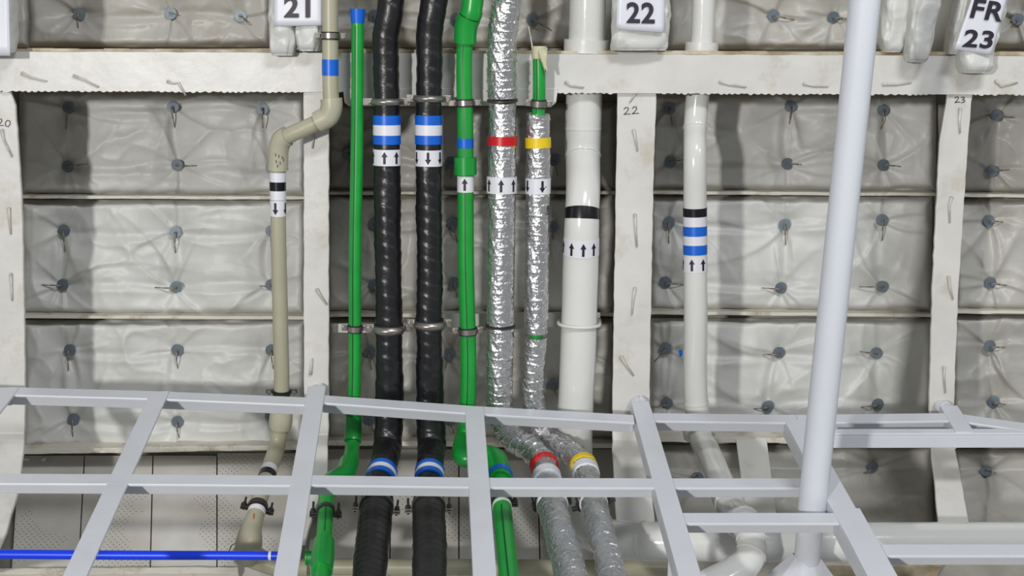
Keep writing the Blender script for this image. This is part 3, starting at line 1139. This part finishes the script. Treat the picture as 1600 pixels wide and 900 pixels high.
# --- thin green pipe
P2 = Path([(559, 14, 9.8, .235), (558, 200, 9.8, .235), (555, 400, 9.8, .235), (553, 640, 9.8, .225), (551, 690, 11, .21), (546, 722, 12, .20), (537, 742, 12, .20), (520, 751, 12, .21), (511, 768, 12, .22),
           (509, 800, 12, .225), (506, 850, 12.5, .225), (502, 900, 12.5, .22), (498, 960, 13, .215)], 0.0007)
g = thing('green_pipe', V(P2.P[0]), 'thin green pipe with open blue taped top left of the black pipes', 'pipe')
tube('pipe_run', P2, 0, P2.L[-1], M['green'], g, nth=36)
tube('stripe_line', P2, P2.ly(40), P2.ly(640), M['green_line'], g, 0.0004, th0=0.25, th1=0.45, nth=3)
tube('stripe_line', P2, P2.ly(800), P2.ly(840), M['green_line'], g, 0.0004, th0=-0.05, th1=0.08, nth=3)
tube('taped_end', P2, 0.0, P2.ly(36), M['blue'], g, 0.0008, flare=lambda s: 0.0020 * (1 - s), label='blue tape over the open end')
tube('elbow_fitting', P2, P2.ly(648), P2.ly(690), M['green_fit'], g, 0.0032)
tube('elbow_fitting', P2, P2.ly(722), P2.ly(768), M['green_fit'], g, 0.0035)
tube('tee_fitting', P2, P2.ly(848), P2.ly(893), M['green_fit'], g, 0.0042, flare=lambda s: 0.001 * np.sin(np.pi * s))
mb = MB()
a, b = S(503, 871, .223), S(481, 871, .223)
mb.cyl(a, b, 11 * px_size(a), n=30)
mb.cyl(b, b + (b - a).normalized() * 0.003, 12.5 * px_size(a), n=30)
mb.build('tee_branch', M['green_fit'], g, smooth=False)
clamp(P2, 513, 'small steel clamp on the thin green pipe', 'pipe clamps', h=8, earlen=10)
clamp(P2, 799, 'dark clamp on the foot of the thin green pipe', 'pipe clamps', h=7, lower=True, mring='steel_dark')

# --- black wrapped pipes
BL = dict(wave=0.0022)
def black(pts, ytapes, ylab, th, up, lab, seed, lowy):
    P = Path(pts, 0.0008)
    g = thing('black_wrapped_pipe', V(P.P[0]), lab, 'pipe')
    tube('wrapped_sleeve', P, 0, P.ly(ytapes[0]), M['black_tape'], g, -0.0012, disp=wrapdisp(0.026, 0.0010, 0.006, seed), step=0.0018, nth=56)
    tube('wrapped_sleeve', P, P.ly(ytapes[0]), P.ly(ylab + 26), M['black_tape'], g, -0.001, step=0.004, nth=48)
    tube('wrapped_sleeve', P, P.ly(ylab + 25), P.ly(lowy), M['black_tape'], g, -0.0012, disp=wrapdisp(0.021, 0.0010, 0.009, seed + 5, wave=.0022), step=0.0018, nth=56)
    tube('wrapped_sleeve', P, P.ly(lowy) - .001, P.ly(770), M['black_tape'], g, -0.001, disp=wrapdisp(0.03, 0.0014, 0.012, seed + 7, wave=.002), step=0.0022, nth=56)
    tube('wrapped_sleeve', P, P.ly(769), P.L[-1], M['black_ribbed'], g, -0.0010, disp=wrapdisp(0.0165, 0.0022, 0.0, seed + 9, wave=.0012), step=0.0016, nth=56)
    y = ytapes[0]
    for hgt, mm, nm in ((15, 'blue', 'blue tape band'), (16, 'white_tape', 'white tape band'), (14, 'blue', 'blue tape band')):
        band(P, y, y + hgt, M[mm], g, nm, 0.0006)
        y += hgt
    arrows(P, ylab, ylab + 25, g, th, up, 0.0006)
    l = P.ly(736)
    e = 0.0120
    for k, mm in enumerate(('blue', 'white_tape', 'blue')):
        tube('marking_band', P, l + k * e, l + (k + 1) * e, M[mm], g, 0.0016, step=0.004, nth=48, label=('blue' if mm == 'blue' else 'white') + ' tape band at the foot')
    return P, g


P3, g3 = black([(612, -230, 20.5, .245), (611, 5, 21, .245), (608, 28, 21.5, .245), (603, 52, 21.5, .242), (602.5, 90, 21, .24), (604, 160, 21, .24), (605, 300, 21.5, .24), (607, 450, 21, .24),
                (608, 560, 21.5, .235), (608, 640, 23, .225), (606, 690, 23, .215), (600, 725, 22, .205), (592, 760, 22.5, .20), (587, 800, 25.5, .195), (582, 850, 26, .185), (577, 900, 26, .175), (572, 960, 27, .17)],
               (180, 0), 233, [-0.72, 0.18, 1.28], True, 'left black wrapped pipe with upward arrows', 3, 560)
P4, g4 = black([(680, -230, 21.5, .245), (678, 5, 22, .245), (674, 28, 22, .245), (671, 52, 22, .242), (671, 90, 21, .24), (670, 160, 21, .24), (670, 300, 20.5, .24), (671, 450, 21, .24),
                (671, 560, 21, .235), (672, 640, 22, .225), (674, 690, 22.5, .215), (672, 725, 21.5, .205), (670, 760, 22, .20), (670, 800, 25, .195), (671, 850, 26, .185), (671, 900, 26, .175), (672, 960, 27, .17)],
               (180, 0), 234, [-0.95, 0.05, 1.05], False, 'right black wrapped pipe with downward arrows', 23, 560)
clamp(P3, 159, 'steel clamp under the stringer on the left black pipe', 'pipe clamps', h=10, big=True, earlen=15, liner=False)
clamp(P4, 154, 'steel clamp under the stringer on the right black pipe', 'pipe clamps', h=10, big=True, earlen=13, liner=False)
clamp(P3, 513, 'steel clamp at mid height on the left black pipe', 'pipe clamps', h=11, big=True, earlen=14)
clamp(P4, 506, 'steel clamp at mid height on the right black pipe', 'pipe clamps', h=11, big=True, earlen=13)
clamp(P3, 792, 'clamp on the foot of the left black pipe', 'pipe clamps', h=6, lower=True, earlen=12)
clamp(P4, 792, 'clamp on the foot of the right black pipe', 'pipe clamps', h=6, lower=True, earlen=12)

# --- second green pipe
P5 = Path([(739, -230, 14, .25), (738, 5, 14, .25), (736, 20, 13.5, .25), (729, 38, 13, .245), (726.5, 66, 12.5, .24), (727, 200, 12.5, .235), (728, 400, 12.5, .235), (730, 640, 12.5, .225), (727, 680, 12, .215),
           (722, 700, 12, .21), (728, 716, 12, .205), (750, 712, 13, .205), (770, 716, 14, .205), (779, 732, 14, .20), (782, 765, 14, .195), (786, 810, 15, .185), (791, 860, 15.5, .175), (797, 920, 16, .17), (801, 960, 16, .165)], 0.0008)
g = thing('green_pipe', V(P5.P[0]), 'green pipe with socket fittings between the right black pipe and the foil pipe', 'pipe')
tube('pipe_run', P5, 0, P5.L[-1], M['green'], g, nth=36)
tube('elbow_fitting', P5, 0, P5.ly(17), M['green_fit'], g, 0.0032)
tube('collar_ring', P5, P5.ly(17), P5.ly(25), M['green_fit'], g, 0.0045, step=.002)
tube('elbow_fitting', P5, P5.ly(27), P5.ly(67), M['green_fit'], g, 0.0052)
tube('socket_fitting', P5, P5.ly(246), P5.ly(273), M['green_fit'], g, 0.0054)
lA = P5.ly(690)
tube('elbow_fitting', P5, P5.ly(672), P5.lx(738, 690), M['green_fit'], g, 0.0035)
tube('elbow_fitting', P5, P5.lx(758, 690), P5.ly(752), M['green_fit'], g, 0.0045)
tube('stripe_line', P5, P5.ly(68), P5.ly(245), M['green_line'], g, 0.0004, th0=0.12, th1=0.25, nth=3)
tube('stripe_line', P5, P5.ly(300), P5.ly(640), M['green_line'], g, 0.0004, th0=0.02, th1=0.15, nth=3)
tube('stripe_line', P5, P5.ly(800), P5.L[-1], M['green_line'], g, 0.0004, th0=-0.03, th1=0.12, nth=3)
band(P5, 216, 231, M['blue'], g, 'blue tape band')
arrows(P5, 275, 300, g, [0.1], True)
la = P5.ly(752)
tube('marking_band', P5, la - 0.022, la - 0.010, M['blue'], g, 0.0056, label='blue tape band on the elbow')
lb = P5.ly(789)
tube('sealant_ring', P5, lb + 0.001, lb + 0.008, M['chalk'], g, 0.0007, label='white sealant ring')
mb = MB()
for (x, y, r) in ((726, 709, 5.5), (793, 848, 4)):
    c = S(x, y, .222 if y < 800 else .192)
    mb.cyl(c - N1 * .003, c + N1 * .0015, r * px_size(c), n=16)
mb.build('white_paint_spot', M['chalk'], g)
clamp(P5, 161, 'small steel clamp under the stringer on the socketed green pipe', 'pipe clamps', h=8, earlen=12)
clamp(P5, 517, 'small steel clamp at mid height on the socketed green pipe', 'pipe clamps', h=8, earlen=11)
clamp(P5, 784, 'dark clamp on the foot of the socketed green pipe', 'pipe clamps', h=8, lower=True, mring='steel_dark', earlen=10)

# --- foil pipes
P6 = Path([(797, -230, 22, .255), (795, 0, 21, .255), (788, 28, 22, .252), (785, 60, 22, .248), (784, 110, 22, .245), (785, 160, 21.5, .24), (784, 300, 22, .24), (782, 500, 21, .235),
           (780, 600, 21, .225), (783, 650, 21, .22), (802, 685, 21, .215), (832, 703, 21, .21), (848, 724, 20, .205), (855, 750, 20, .215), (862, 785, 23.5, .235), (873, 830, 24.5, .245), (888, 880, 26, .25), (905, 960, 28, .25)], 0.0006)
g = thing('foil_wrapped_pipe', V(P6.P[0]), 'thick foil wrapped pipe with red band and upward arrows', 'pipe')
tube('inner_pipe', P6, 0, P6.ly(640), M['green'], g, -0.012, nth=24, label='green pipe seen in the gaps of the foil')
fe = 0.0
tube('foil_sleeve', P6, 0, P6.ly(153), M['foil'], g, fe, disp=foildisp(1, 0.0036), step=0.0015, nth=90)
tube('foil_sleeve', P6, P6.ly(161), P6.ly(506), M['foil'], g, fe, disp=foildisp(2, 0.0016, .8), step=0.0015, nth=90)
tube('foil_sleeve', P6, P6.ly(511), P6.ly(635), M['foil'], g, fe - 0.0005, disp=foildisp(3, 0.0026), step=0.0015, nth=90)
tube('foil_elbow_wrap', P6, P6.ly(633), P6.ly(752), M['foil'], g, fe - .001, disp=foildisp(4, 0.0036, 1.2), step=0.0015, nth=90)
tube('foil_sleeve', P6, P6.ly(752), P6.L[-1], M['foil_dull'], g, fe - .001, disp=foildisp(5, 0.0022, .8, rings=.020), step=0.0015, nth=90)
band(P6, 213, 227, M['red'], g, 'red tape band', 0.0018)
arrows(P6, 276, 301, g, [-0.85, 0.05, 0.98], True, 0.0018)
l = P6.ly(725)
tube('marking_band', P6, l, l + 0.012, M['red'], g, 0.0028, label='red tape band at the bend')
l = P6.ly(740)
tube('flow_label', P6, l + .012, l + 0.034, M['white_tape'], g, 0.0028, label='white label with an arrow')
l = P6.ly(784)
tube('sealant_ring', P6, l + .006, l + 0.014, M['chalk'], g, 0.0016, label='white sealant ring')
clamp(P6, 157, 'dark clamp ring in the upper gap of the red banded foil pipe', 'pipe clamps', h=4, mring='steel_dark', ears=False, liner=False)
clamp(P6, 508.5, 'dark clamp ring in the middle gap of the red banded foil pipe', 'pipe clamps', h=3, mring='steel_dark', ears=False, liner=False)
clamp(P6, 783, 'dark clamp on the foot of the red banded foil pipe', 'pipe clamps', h=5, lower=True, mring='steel_dark', earlen=7)

P7 = Path([(842, 72, 10, .23), (842, 160, 10, .228), (841, 178, 10, .226), (841, 250, 10, .225), (839, 400, 10, .222), (838, 520, 10, .218), (836, 640, 10, .20), (846, 676, 10, .195),
           (880, 700, 10, .205), (908, 722, 10, .215), (918, 750, 10, .225), (927, 785, 10, .235), (939, 830, 10, .24), (955, 890, 10, .24), (974, 960, 10, .24)], 0.0006)
for i in range(len(P7.R)):
    pass
g = thing('foil_wrapped_pipe', V(P7.P[0]), 'thinner foil wrapped pipe with yellow band and downward arrows', 'pipe')
tube('inner_pipe', P7, 0, P7.ly(640), M['green'], g, 0, nth=30, label='bright green pipe sticking out of the foil')
tube('stripe_line', P7, P7.ly(90), P7.ly(176), M['green_line'], g, 0.0004, th0=0.25, th1=0.42, nth=3)
tube('foil_sleeve', P7, P7.ly(178), P7.ly(519), M['foil'], g, 0.0092, disp=foildisp(11, 0.0019, 1.0), step=0.0015, nth=84)
tube('foil_sleeve', P7, P7.ly(526), P7.ly(636), M['foil'], g, 0.0078, disp=foildisp(12, 0.0030, 1.2), step=0.0015, nth=84)
tube('foil_elbow_wrap', P7, P7.ly(634), P7.ly(762), M['foil'], g, 0.0092, disp=foildisp(13, 0.0034, 1.3), step=0.0015, nth=84)
tube('foil_sleeve', P7, P7.ly(762), P7.L[-1], M['foil_dull'], g, 0.0105, disp=foildisp(14, 0.0026, 1.3, rings=.03), step=0.0015, nth=84)
band(P7, 215, 231, M['yellow'], g, 'yellow tape band', 0.0108)
arrows(P7, 278, 302, g, [-0.35, 0.95], False, 0.0105)
l = P7.ly(726)
tube('marking_band', P7, l, l + 0.012, M['yellow'], g, 0.0122, label='yellow tape band at the bend')
tube('flow_label', P7, l + .021, l + 0.040, M['white_tape'], g, 0.0120, label='white label')
l = P7.ly(783)
tube('sealant_ring', P7, l + .005, l + 0.011, M['chalk'], g, 0.0125, label='white sealant ring')
cap_t = tube('masking_tape_cap', P7, 0.0, P7.ly(92), M['masking'], g, 0.0012, disp=lambda L, T: 0.0022 * (fbm(np.cos(T) * 2 + 4, L * 90 + np.sin(T), 5, 3) - .3), step=0.002, label='pale masking tape over the pipe end')
vs, fs = [], []
tp = [(842, 78, 855, 74), (843, 88, 855, 86), (846, 97, 855, 97), (849, 106, 855, 105), (851, 112, 854, 113)]
for i, (xa, ya, xb, yb) in enumerate(tp):
    for j in range(5):
        u = j / 4
        vs.append(S(xa + (xb - xa) * u, ya + (yb - ya) * u, 0.2455 + 0.003 * math.sin(i * 1.9 + j * 1.7)))
for i in range(4):
    for j in range(4):
        k = i * 5 + j
        fs.append((k, k + 5, k + 6, k + 1))
fl = mk('tape_tail', vs, fs, M['masking'], g, smooth=True, label='loose hanging tail of masking tape')
fl.modifiers.new('thick', 'SOLIDIFY').thickness = 0.0015
mb = MB()
mb.cyl(S(832, 74, .236), S(826, 42, .21), 0.0011, n=8)
mb.build('tie_string', M['pin_white'], g)
clamp(P7, 162, 'small steel clamp on the green pipe end above the yellow banded foil', 'pipe clamps', h=9, earlen=10)
Pq = P7
g = clamp(P7, 0, 'dark clamp on the foot of the yellow banded foil pipe', 'pipe clamps', h=4, lower=True, mring='steel_dark', earlen=24, l=P7.ly(783), liner=False)
# --- large white pipe (upper part above the stringer, then the long lower part)
P8 = Path([(918, -230, 28.5, .15), (917, 60, 28.5, .145), (913, 142, 28.5, .14), (911, 200, 28, .138), (910.5, 238, 27.5, .138), (911, 262, 27, .155), (911, 300, 27, .188), (910, 325, 27, .20), (907, 430, 28, .20), (903, 560, 28, .20), (899, 650, 27.5, .19),
           (898, 720, 28, .13), (900, 770, 29, .12), (912, 812, 30, .13), (942, 838, 31, .16), (990, 845, 31, .21), (1100, 846, 31, .235), (1300, 847, 31, .235), (1500, 847, 31, .235), (1720, 847, 31, .235)])
g = thing('white_pipe', V(P8.P[0]), 'large glossy white pipe with black band that turns right along the bottom', 'pipe')
tube('pipe_run', P8, 0, P8.L[-1], M['white_pipe'], g, nth=56, disp=lambda L, T: 0.0006 * (vnoise(L * 25, np.cos(T) * 2 + 4, 4) - .5))
tube('penetration_collar', P8, P8.ly(62), P8.ly(82), M['cream_plain'], g, 0.0075, label='white collar on the stringer')
tube('weld_bead', P8, P8.ly(199), P8.ly(202), M['white_pipe'], g, 0.0009, step=.001)
l = P8.ly(243)
tube('weld_bead', P8, l, l + .004, M['white_pipe'], g, 0.0012, step=.001, disp=lambda L, T: 0.001 * np.cos(T))
tube('weld_bead', P8, P8.lx(1002), P8.lx(1002) + .003, M['white_pipe'], g, 0.0010, step=.001)
band(P8, 327, 342, M['black_band'], g, 'glossy black tape band')
arrows(P8, 372, 397, g, [-0.75, -0.12, 0.55, 1.30], True)
l = P8.ly(506)
p, r, t, e1, e2 = [a[0] for a in P8.at(np.array([l]))]
arc = []
for i in range(41):
    th = -math.pi / 2 + math.pi * i / 40
    arc.append(V(p) + (V(e1) * math.cos(th) + V(e2) * math.sin(th)) * (float(r) + 0.0045))
mb = sweep([arc[0] - V(e1) * 0.05] + arc + [arc[-1] - V(e1) * 0.05], 0.0032)
o = mb.build('u_bolt', M['cream_plain'], None, smooth=True)
tag(o, 'white painted U bolt around the large white pipe', 'u-bolt')

# --- small white pipe
P9 = Path([(1098, -230, 18, .15), (1097, 66, 18, .145), (1091, 142, 18, .14), (1088, 170, 18.3, .14), (1086, 198, 18, .145), (1086, 230, 18, .17), (1086, 330, 18.2, .17), (1087, 480, 18.3, .17), (1089, 640, 18.5, .15),
           (1093, 676, 18.5, .15), (1106, 705, 19, .18), (1124, 748, 20, .23), (1143, 790, 21, .28), (1160, 816, 22, .31), (1173, 838, 23, .32), (1172, 868, 24, .32), (1150, 893, 26, .32), (1112, 915, 27, .32), (1060, 945, 27, .31)])
g = thing('white_pipe', V(P9.P[0]), 'slim white pipe with black and blue bands left of the column', 'pipe')
tube('pipe_run', P9, 0, P9.L[-1], M['white_pipe'], g, nth=48, disp=lambda L, T: 0.0005 * (vnoise(L * 25, np.cos(T) * 2 + 4, 14) - .5))
tube('penetration_collar', P9, P9.ly(66), P9.ly(84), M['cream_plain'], g, 0.0085, label='white collar on the stringer')
for yy in (198, 628):
    tube('weld_bead', P9, P9.ly(yy), P9.ly(yy + 2.5), M['white_pipe'], g, 0.0012, step=.001)
for yy in (842, 866):
    l = P9.ly(yy)
    tube('weld_bead', P9, l, l + .003, M['white_pipe'], g, 0.0012, step=.001)
l = P9.ly(668)
tube('penetration_collar', P9, l, l + 0.014, M['cream_plain'], g, 0.0085)
l = P9.ly(772)
tube('pipe_coupling', P9, l, l + 0.035, M['white_pipe'], g, 0.0035)
l = P9.ly(815)
tube('pipe_flange', P9, l, l + 0.006, M['cream_plain'], g, 0.0060)
y = 324
for hh, mm, nm in ((14, 'black_band', 'black'), (15, 'white_tape', 'white'), (15, 'blue', 'blue'), (14, 'white_tape', 'white'), (15, 'blue', 'blue')):
    band(P9, y, y + hh, M[mm], g, nm + ' tape band')
    y += hh
arrows(P9, 400, 424, g, [-0.68, 0.28, 1.35], True)

# --- lower beige pipe along the bottom and the blue hose
P10 = Path([(470, 886, 13, .075), (560, 886, 13, .075), (800, 887, 13, .075), (1060, 889, 13, .075)])
g = thing('beige_pipe', V(P10.P[0]), 'horizontal beige pipe running along the bottom behind the pipe feet', 'pipe')
tube('pipe_run', P10, 0, P10.L[-1], M['beige'], g, nth=30)
P11 = Path([(-120, 865.5, 7, .31), (0, 866, 7.3, .31), (200, 867.5, 7.3, .31), (437, 868.5, 7, .31), (466, 869, 7, .31)])
g = thing('blue_hose', V(P11.P[0]), 'bright blue horizontal hose at the bottom left behind the slanted bars', 'hose')
tube('pipe_run', P11, 0, P11.L[-1], M['blue_pipe'], g, nth=30)
tube('marking_ring', P11, P11.lx(421), P11.lx(423), M['white_tape'], g, 0.0004, step=.001, label='thin white ring')
mb = MB()
pts = [(362, 867), (358, 861), (362, 852), (371, 847)]
for a, b in zip(pts[:-1], pts[1:]):
    mb.cyl(S(*a, .2), S(*b, .2), 0.0008, n=6)
o = mb.build('wire_tie', M['steel_dark'])
tag(o, 'thin wire loop beside the beige pipe foot', 'wire')

o = flatplate('tape_scrap', [(1060, 548), (1066, 546), (1067, 555), (1062, 559)], 0.072, 'blue', 'scrap of blue tape on the pad beside the slim white pipe', 'tape', th=0.001)

o = sweep([S(x, y, .17) for x, y in ((893, 822), (899, 836), (909, 849), (922, 860))], [.0012, .003, .003, .0014]).build('plastic_strip', M['white_tape'], None, smooth=True)
tag(o, 'curved white plastic strip between the two foil pipe feet', 'strip')
o = flatplate('paper_scrap', [(36, 716), (47, 717), (42, 724), (37, 722)], HB + .03, 'paper', 'torn white scrap beside the left frame foot', 'scrap', th=0.001)
o = flatplate('paper_scrap', [(64, 718), (72, 715), (70, 723), (65, 723)], HB + .03, 'paper', 'second torn white scrap, right of the first beside the left frame foot', 'scrap', th=0.001)
# ------------------------------------------------------------------ steel grating frame (welded angle bars)
GR = thing('grating_frame', S(490, 640, .25), 'grey white welded steel angle bar framework in the foreground', 'steel framework')
UP = V((0, 0, 1))
AW, AT, AH = 0.031, 0.0045, 0.031


def zof(x, y):
    return S(x, y, 0.275).z


# nodes: rear edge of the back rail at each bar
bars = {0: (16, 607), 1: (250, 612), 2: (496, 621), 3: (741, 634), 4: (995, 646), 5: (1243, 648), 6: (1487, 646)}
BZ = {}
for k, (x, y) in bars.items():
    BZ[k] = zof(x, y)


def rail(p0, p1, name='cross_bar', w=AW, h=AH, face=False):
    """angle bar seen from the front: flat top flange towards the viewer, upright flange hanging at the rear"""
    d = (p1 - p0).normalized()
    s = V((d.y, -d.x, 0)).normalized()
    if s.y > 0:
        s = -s
    mb = MB()
    mb.slab(p0, p1, s * w, UP * -AT)
    if face:
        q0, q1 = p0 + s * w, p1 + s * w
        mb.slab(q0 - UP * AT, q1 - UP * AT, s * -AT, UP * -h)
    else:
        mb.slab(p0 - UP * AT, p1 - UP * AT, s * AT, UP * -(h - AT))
    return mb.build(name, M['grid'], GR, bevel=0.0012)


def bar(p0, p1, w=AW, h=AH, name='long_bar'):
    """angle bar running towards the viewer: flat top flange, upright flange hanging at its left edge"""
    d = (p1 - p0).normalized()
    s = V((-d.y, d.x, 0)).normalized()
    if s.x < 0:
        s = -s
    mb = MB()
    mb.slab(p0 - s * w / 2, p1 - s * w / 2, s * w, UP * -AT)
    mb.slab(p0 - s * w / 2 - UP * AT, p1 - s * w / 2 - UP * AT, s * AT, UP * -(h - AT))
    return mb.build(name, M['grid'], GR, bevel=0.0012)


def node(x, y, k=None, z=None):
    if z is None:
        # blend heights of the bars
        ks = sorted(bars)
        xs_ = [bars[i][0] for i in ks]
        z = float(np.interp(x, xs_, [BZ[i] for i in ks]))
    return atZ(x, y, z)


E3 = UP * 0.0012
# back rails between bars
rail(node(-60, 603), node(16, 606.0))
rail(node(16, 604.5), node(250, 611))
rail(node(250, 611), node(490, 621))
rail(node(504, 617), node(741, 634))
rail(node(741, 634), node(990, 648))
rail(node(1004, 645), node(1243, 648))
rail(node(1243, 648), node(1480, 645))
rail(node(1484, 644), node(1680, 672))
# middle rail
Y2 = 740
rail(node(-120, 739), node(206, 740.5, 1))
rail(node(200, 740.5), node(480, 743))
rail(node(482, 742), node(752, 746))
rail(node(752, 746), node(1026, 747))
rail(node(1028, 747), node(1290, 747))
# lower right rails
rail(node(1060, 801), node(1325, 801))
rail(node(1352, 850), node(1720, 850))
# deep beam at the right
def beam():
    p0, p1 = node(1296, 670), node(1720, 669)
    mb = MB()
    mb.slab(p0, p1, V((0, -0.018, 0)), UP * -AT)
    q = V((0, -0.018, 0))
    mb.slab(p0 + q - UP * AT, p1 + q - UP * AT, V((0, AT, 0)), UP * -0.022)
    return mb.build('deep_cross_bar', M['grid'], GR, bevel=0.0012)
beam()
# long bars (top centre px -> bottom centre px at y=900)
LB = [(16, 606, -50, 690), (250, 612, 118, 898), (495, 604, 446, 901), (741, 636, 757.5, 900), (1000, 628, 1078, 900)]
for k, (xa, ya, xb, yb) in enumerate(LB):
    p0 = atZ(xa, ya, BZ[k]) + E3
    p1 = atZ(xb, yb, BZ[k]) + E3
    p1 = p0 + (p1 - p0) * 1.12
    bar(p0, p1)
p0, p1 = node(1242, 656) + E3, node(1352, 856) + E3
bar(p0, p1, w=0.036)
p0, p1 = node(1322, 796) + E3 * 2, node(1392, 926) + E3 * 2
bar(p0, p1, w=0.040)
bar(atZ(1482, 634, BZ[6]) + E3, atZ(1508, 676, BZ[6]) + E3, w=0.03, name='short_bar')
# weld lumps where the bars meet the frames
def lump(x, y, off, w, h, seed):
    vs, fs = [], []
    nu, nv = 16, 12
    c = S(x, y, off)
    u = px_size(c)
    for i in range(nv + 1):
        for j in range(nu):
            a, b = math.pi * i / nv, 2 * math.pi * j / nu
            k = 1 + 0.35 * (float(vnoise(np.array(math.cos(b) * 1.5 + 3), np.array(math.sin(b) * 1.5 + a * 1.2), seed)) - .5)
            vs.append(c + V((math.sin(a) * math.cos(b) * w * u * k, math.sin(a) * math.sin(b) * 0.02 * k, math.cos(a) * h * u * k)))
    for i in range(nv):
        for j in range(nu):
            fs.append((i * nu + j, (i + 1) * nu + j, (i + 1) * nu + (j + 1) % nu, i * nu + (j + 1) % nu))
    mk('weld_lump', vs, fs, M['grid'], GR, smooth=True)
lump(496, 613, .195, 15, 13, 1)
lump(998, 634, .195, 15, 14, 2)
lump(1474, 636, .195, 13, 9, 3)
# small post hanging under the fourth bar
mb = MB()
p = node(1046, 838)
mb.slab(p, p + V((0, 0, -0.13)), V((0.012, 0, 0)), V((0, 0.004, 0)))
mb.build('hanging_post', M['grid'], GR, bevel=0.001)

# ------------------------------------------------------------------ column
cb = node(1269, 778)
Yc = cb.y
g = thing('support_column', atY(1262, 880, Yc), 'tall bluish white round steel column standing through the framework at the right', 'column')
class CPath(Path):
    def __init__(s, pts):
        P, R = [], []
        for (x, y, r) in pts:
            q = atY(x, y, Yc)
            P.append(tuple(q)); R.append(r * px_size(q))
        s.P = np.array(P); s.R = np.array(R)
        s.L = np.concatenate([[0], np.cumsum(np.linalg.norm(np.diff(s.P, axis=0), axis=1))])
        q = s.P - np.array(CAM)
        z = q @ np.array((0, math.cos(PITCH), -math.sin(PITCH)))
        s.py = 450 - F * (q @ np.array((0, math.sin(PITCH), math.cos(PITCH)))) / z
        s.px = 800 + F * q[:, 0] / z
PC = CPath([(1378, -260, 26), (1351.5, 0, 24.6), (1328, 225, 23.6), (1304.5, 450, 23), (1281, 675, 22.6), (1268.5, 800, 22.2)])
tube('column_shaft', PC, 0, PC.L[-1], M['column'], g, nth=56, step=0.01)
PC2 = CPath([(1268.5, 800, 21), (1260, 885, 20), (1258, 940, 20)])
tube('column_foot', PC2, 0, PC2.L[-1], M['grid'], g, nth=48, step=0.004, disp=lambda L, T: 0.0012 * (fbm(np.cos(T) * 2 + 3, L * 60 + np.sin(T), 8, 3) - .5))
# folded cover around the foot
vs, fs = [], []
cfoot = [(1260, 868, 22), (1258, 885, 38), (1256, 902, 54), (1254, 940, 84)]
ns = 8
for (x, y, w) in cfoot:
    q = atY(x, y, Yc)
    u = px_size(q)
    for j in range(ns):
        t = 2 * math.pi * (j + .5) / ns
        k = 1 if j % 2 else 0.86
        vs.append(q + V((math.cos(t) * w * u * k, math.sin(t) * w * u * k * .8, 0)))
for i in range(len(cfoot) - 1):
    for j in range(ns):
        fs.append((i * ns + j, (i + 1) * ns + j, (i + 1) * ns + (j + 1) % ns, i * ns + (j + 1) % ns))
mk('foot_cover', vs, fs, M['grid'], g, label='folded white cover around the column foot')
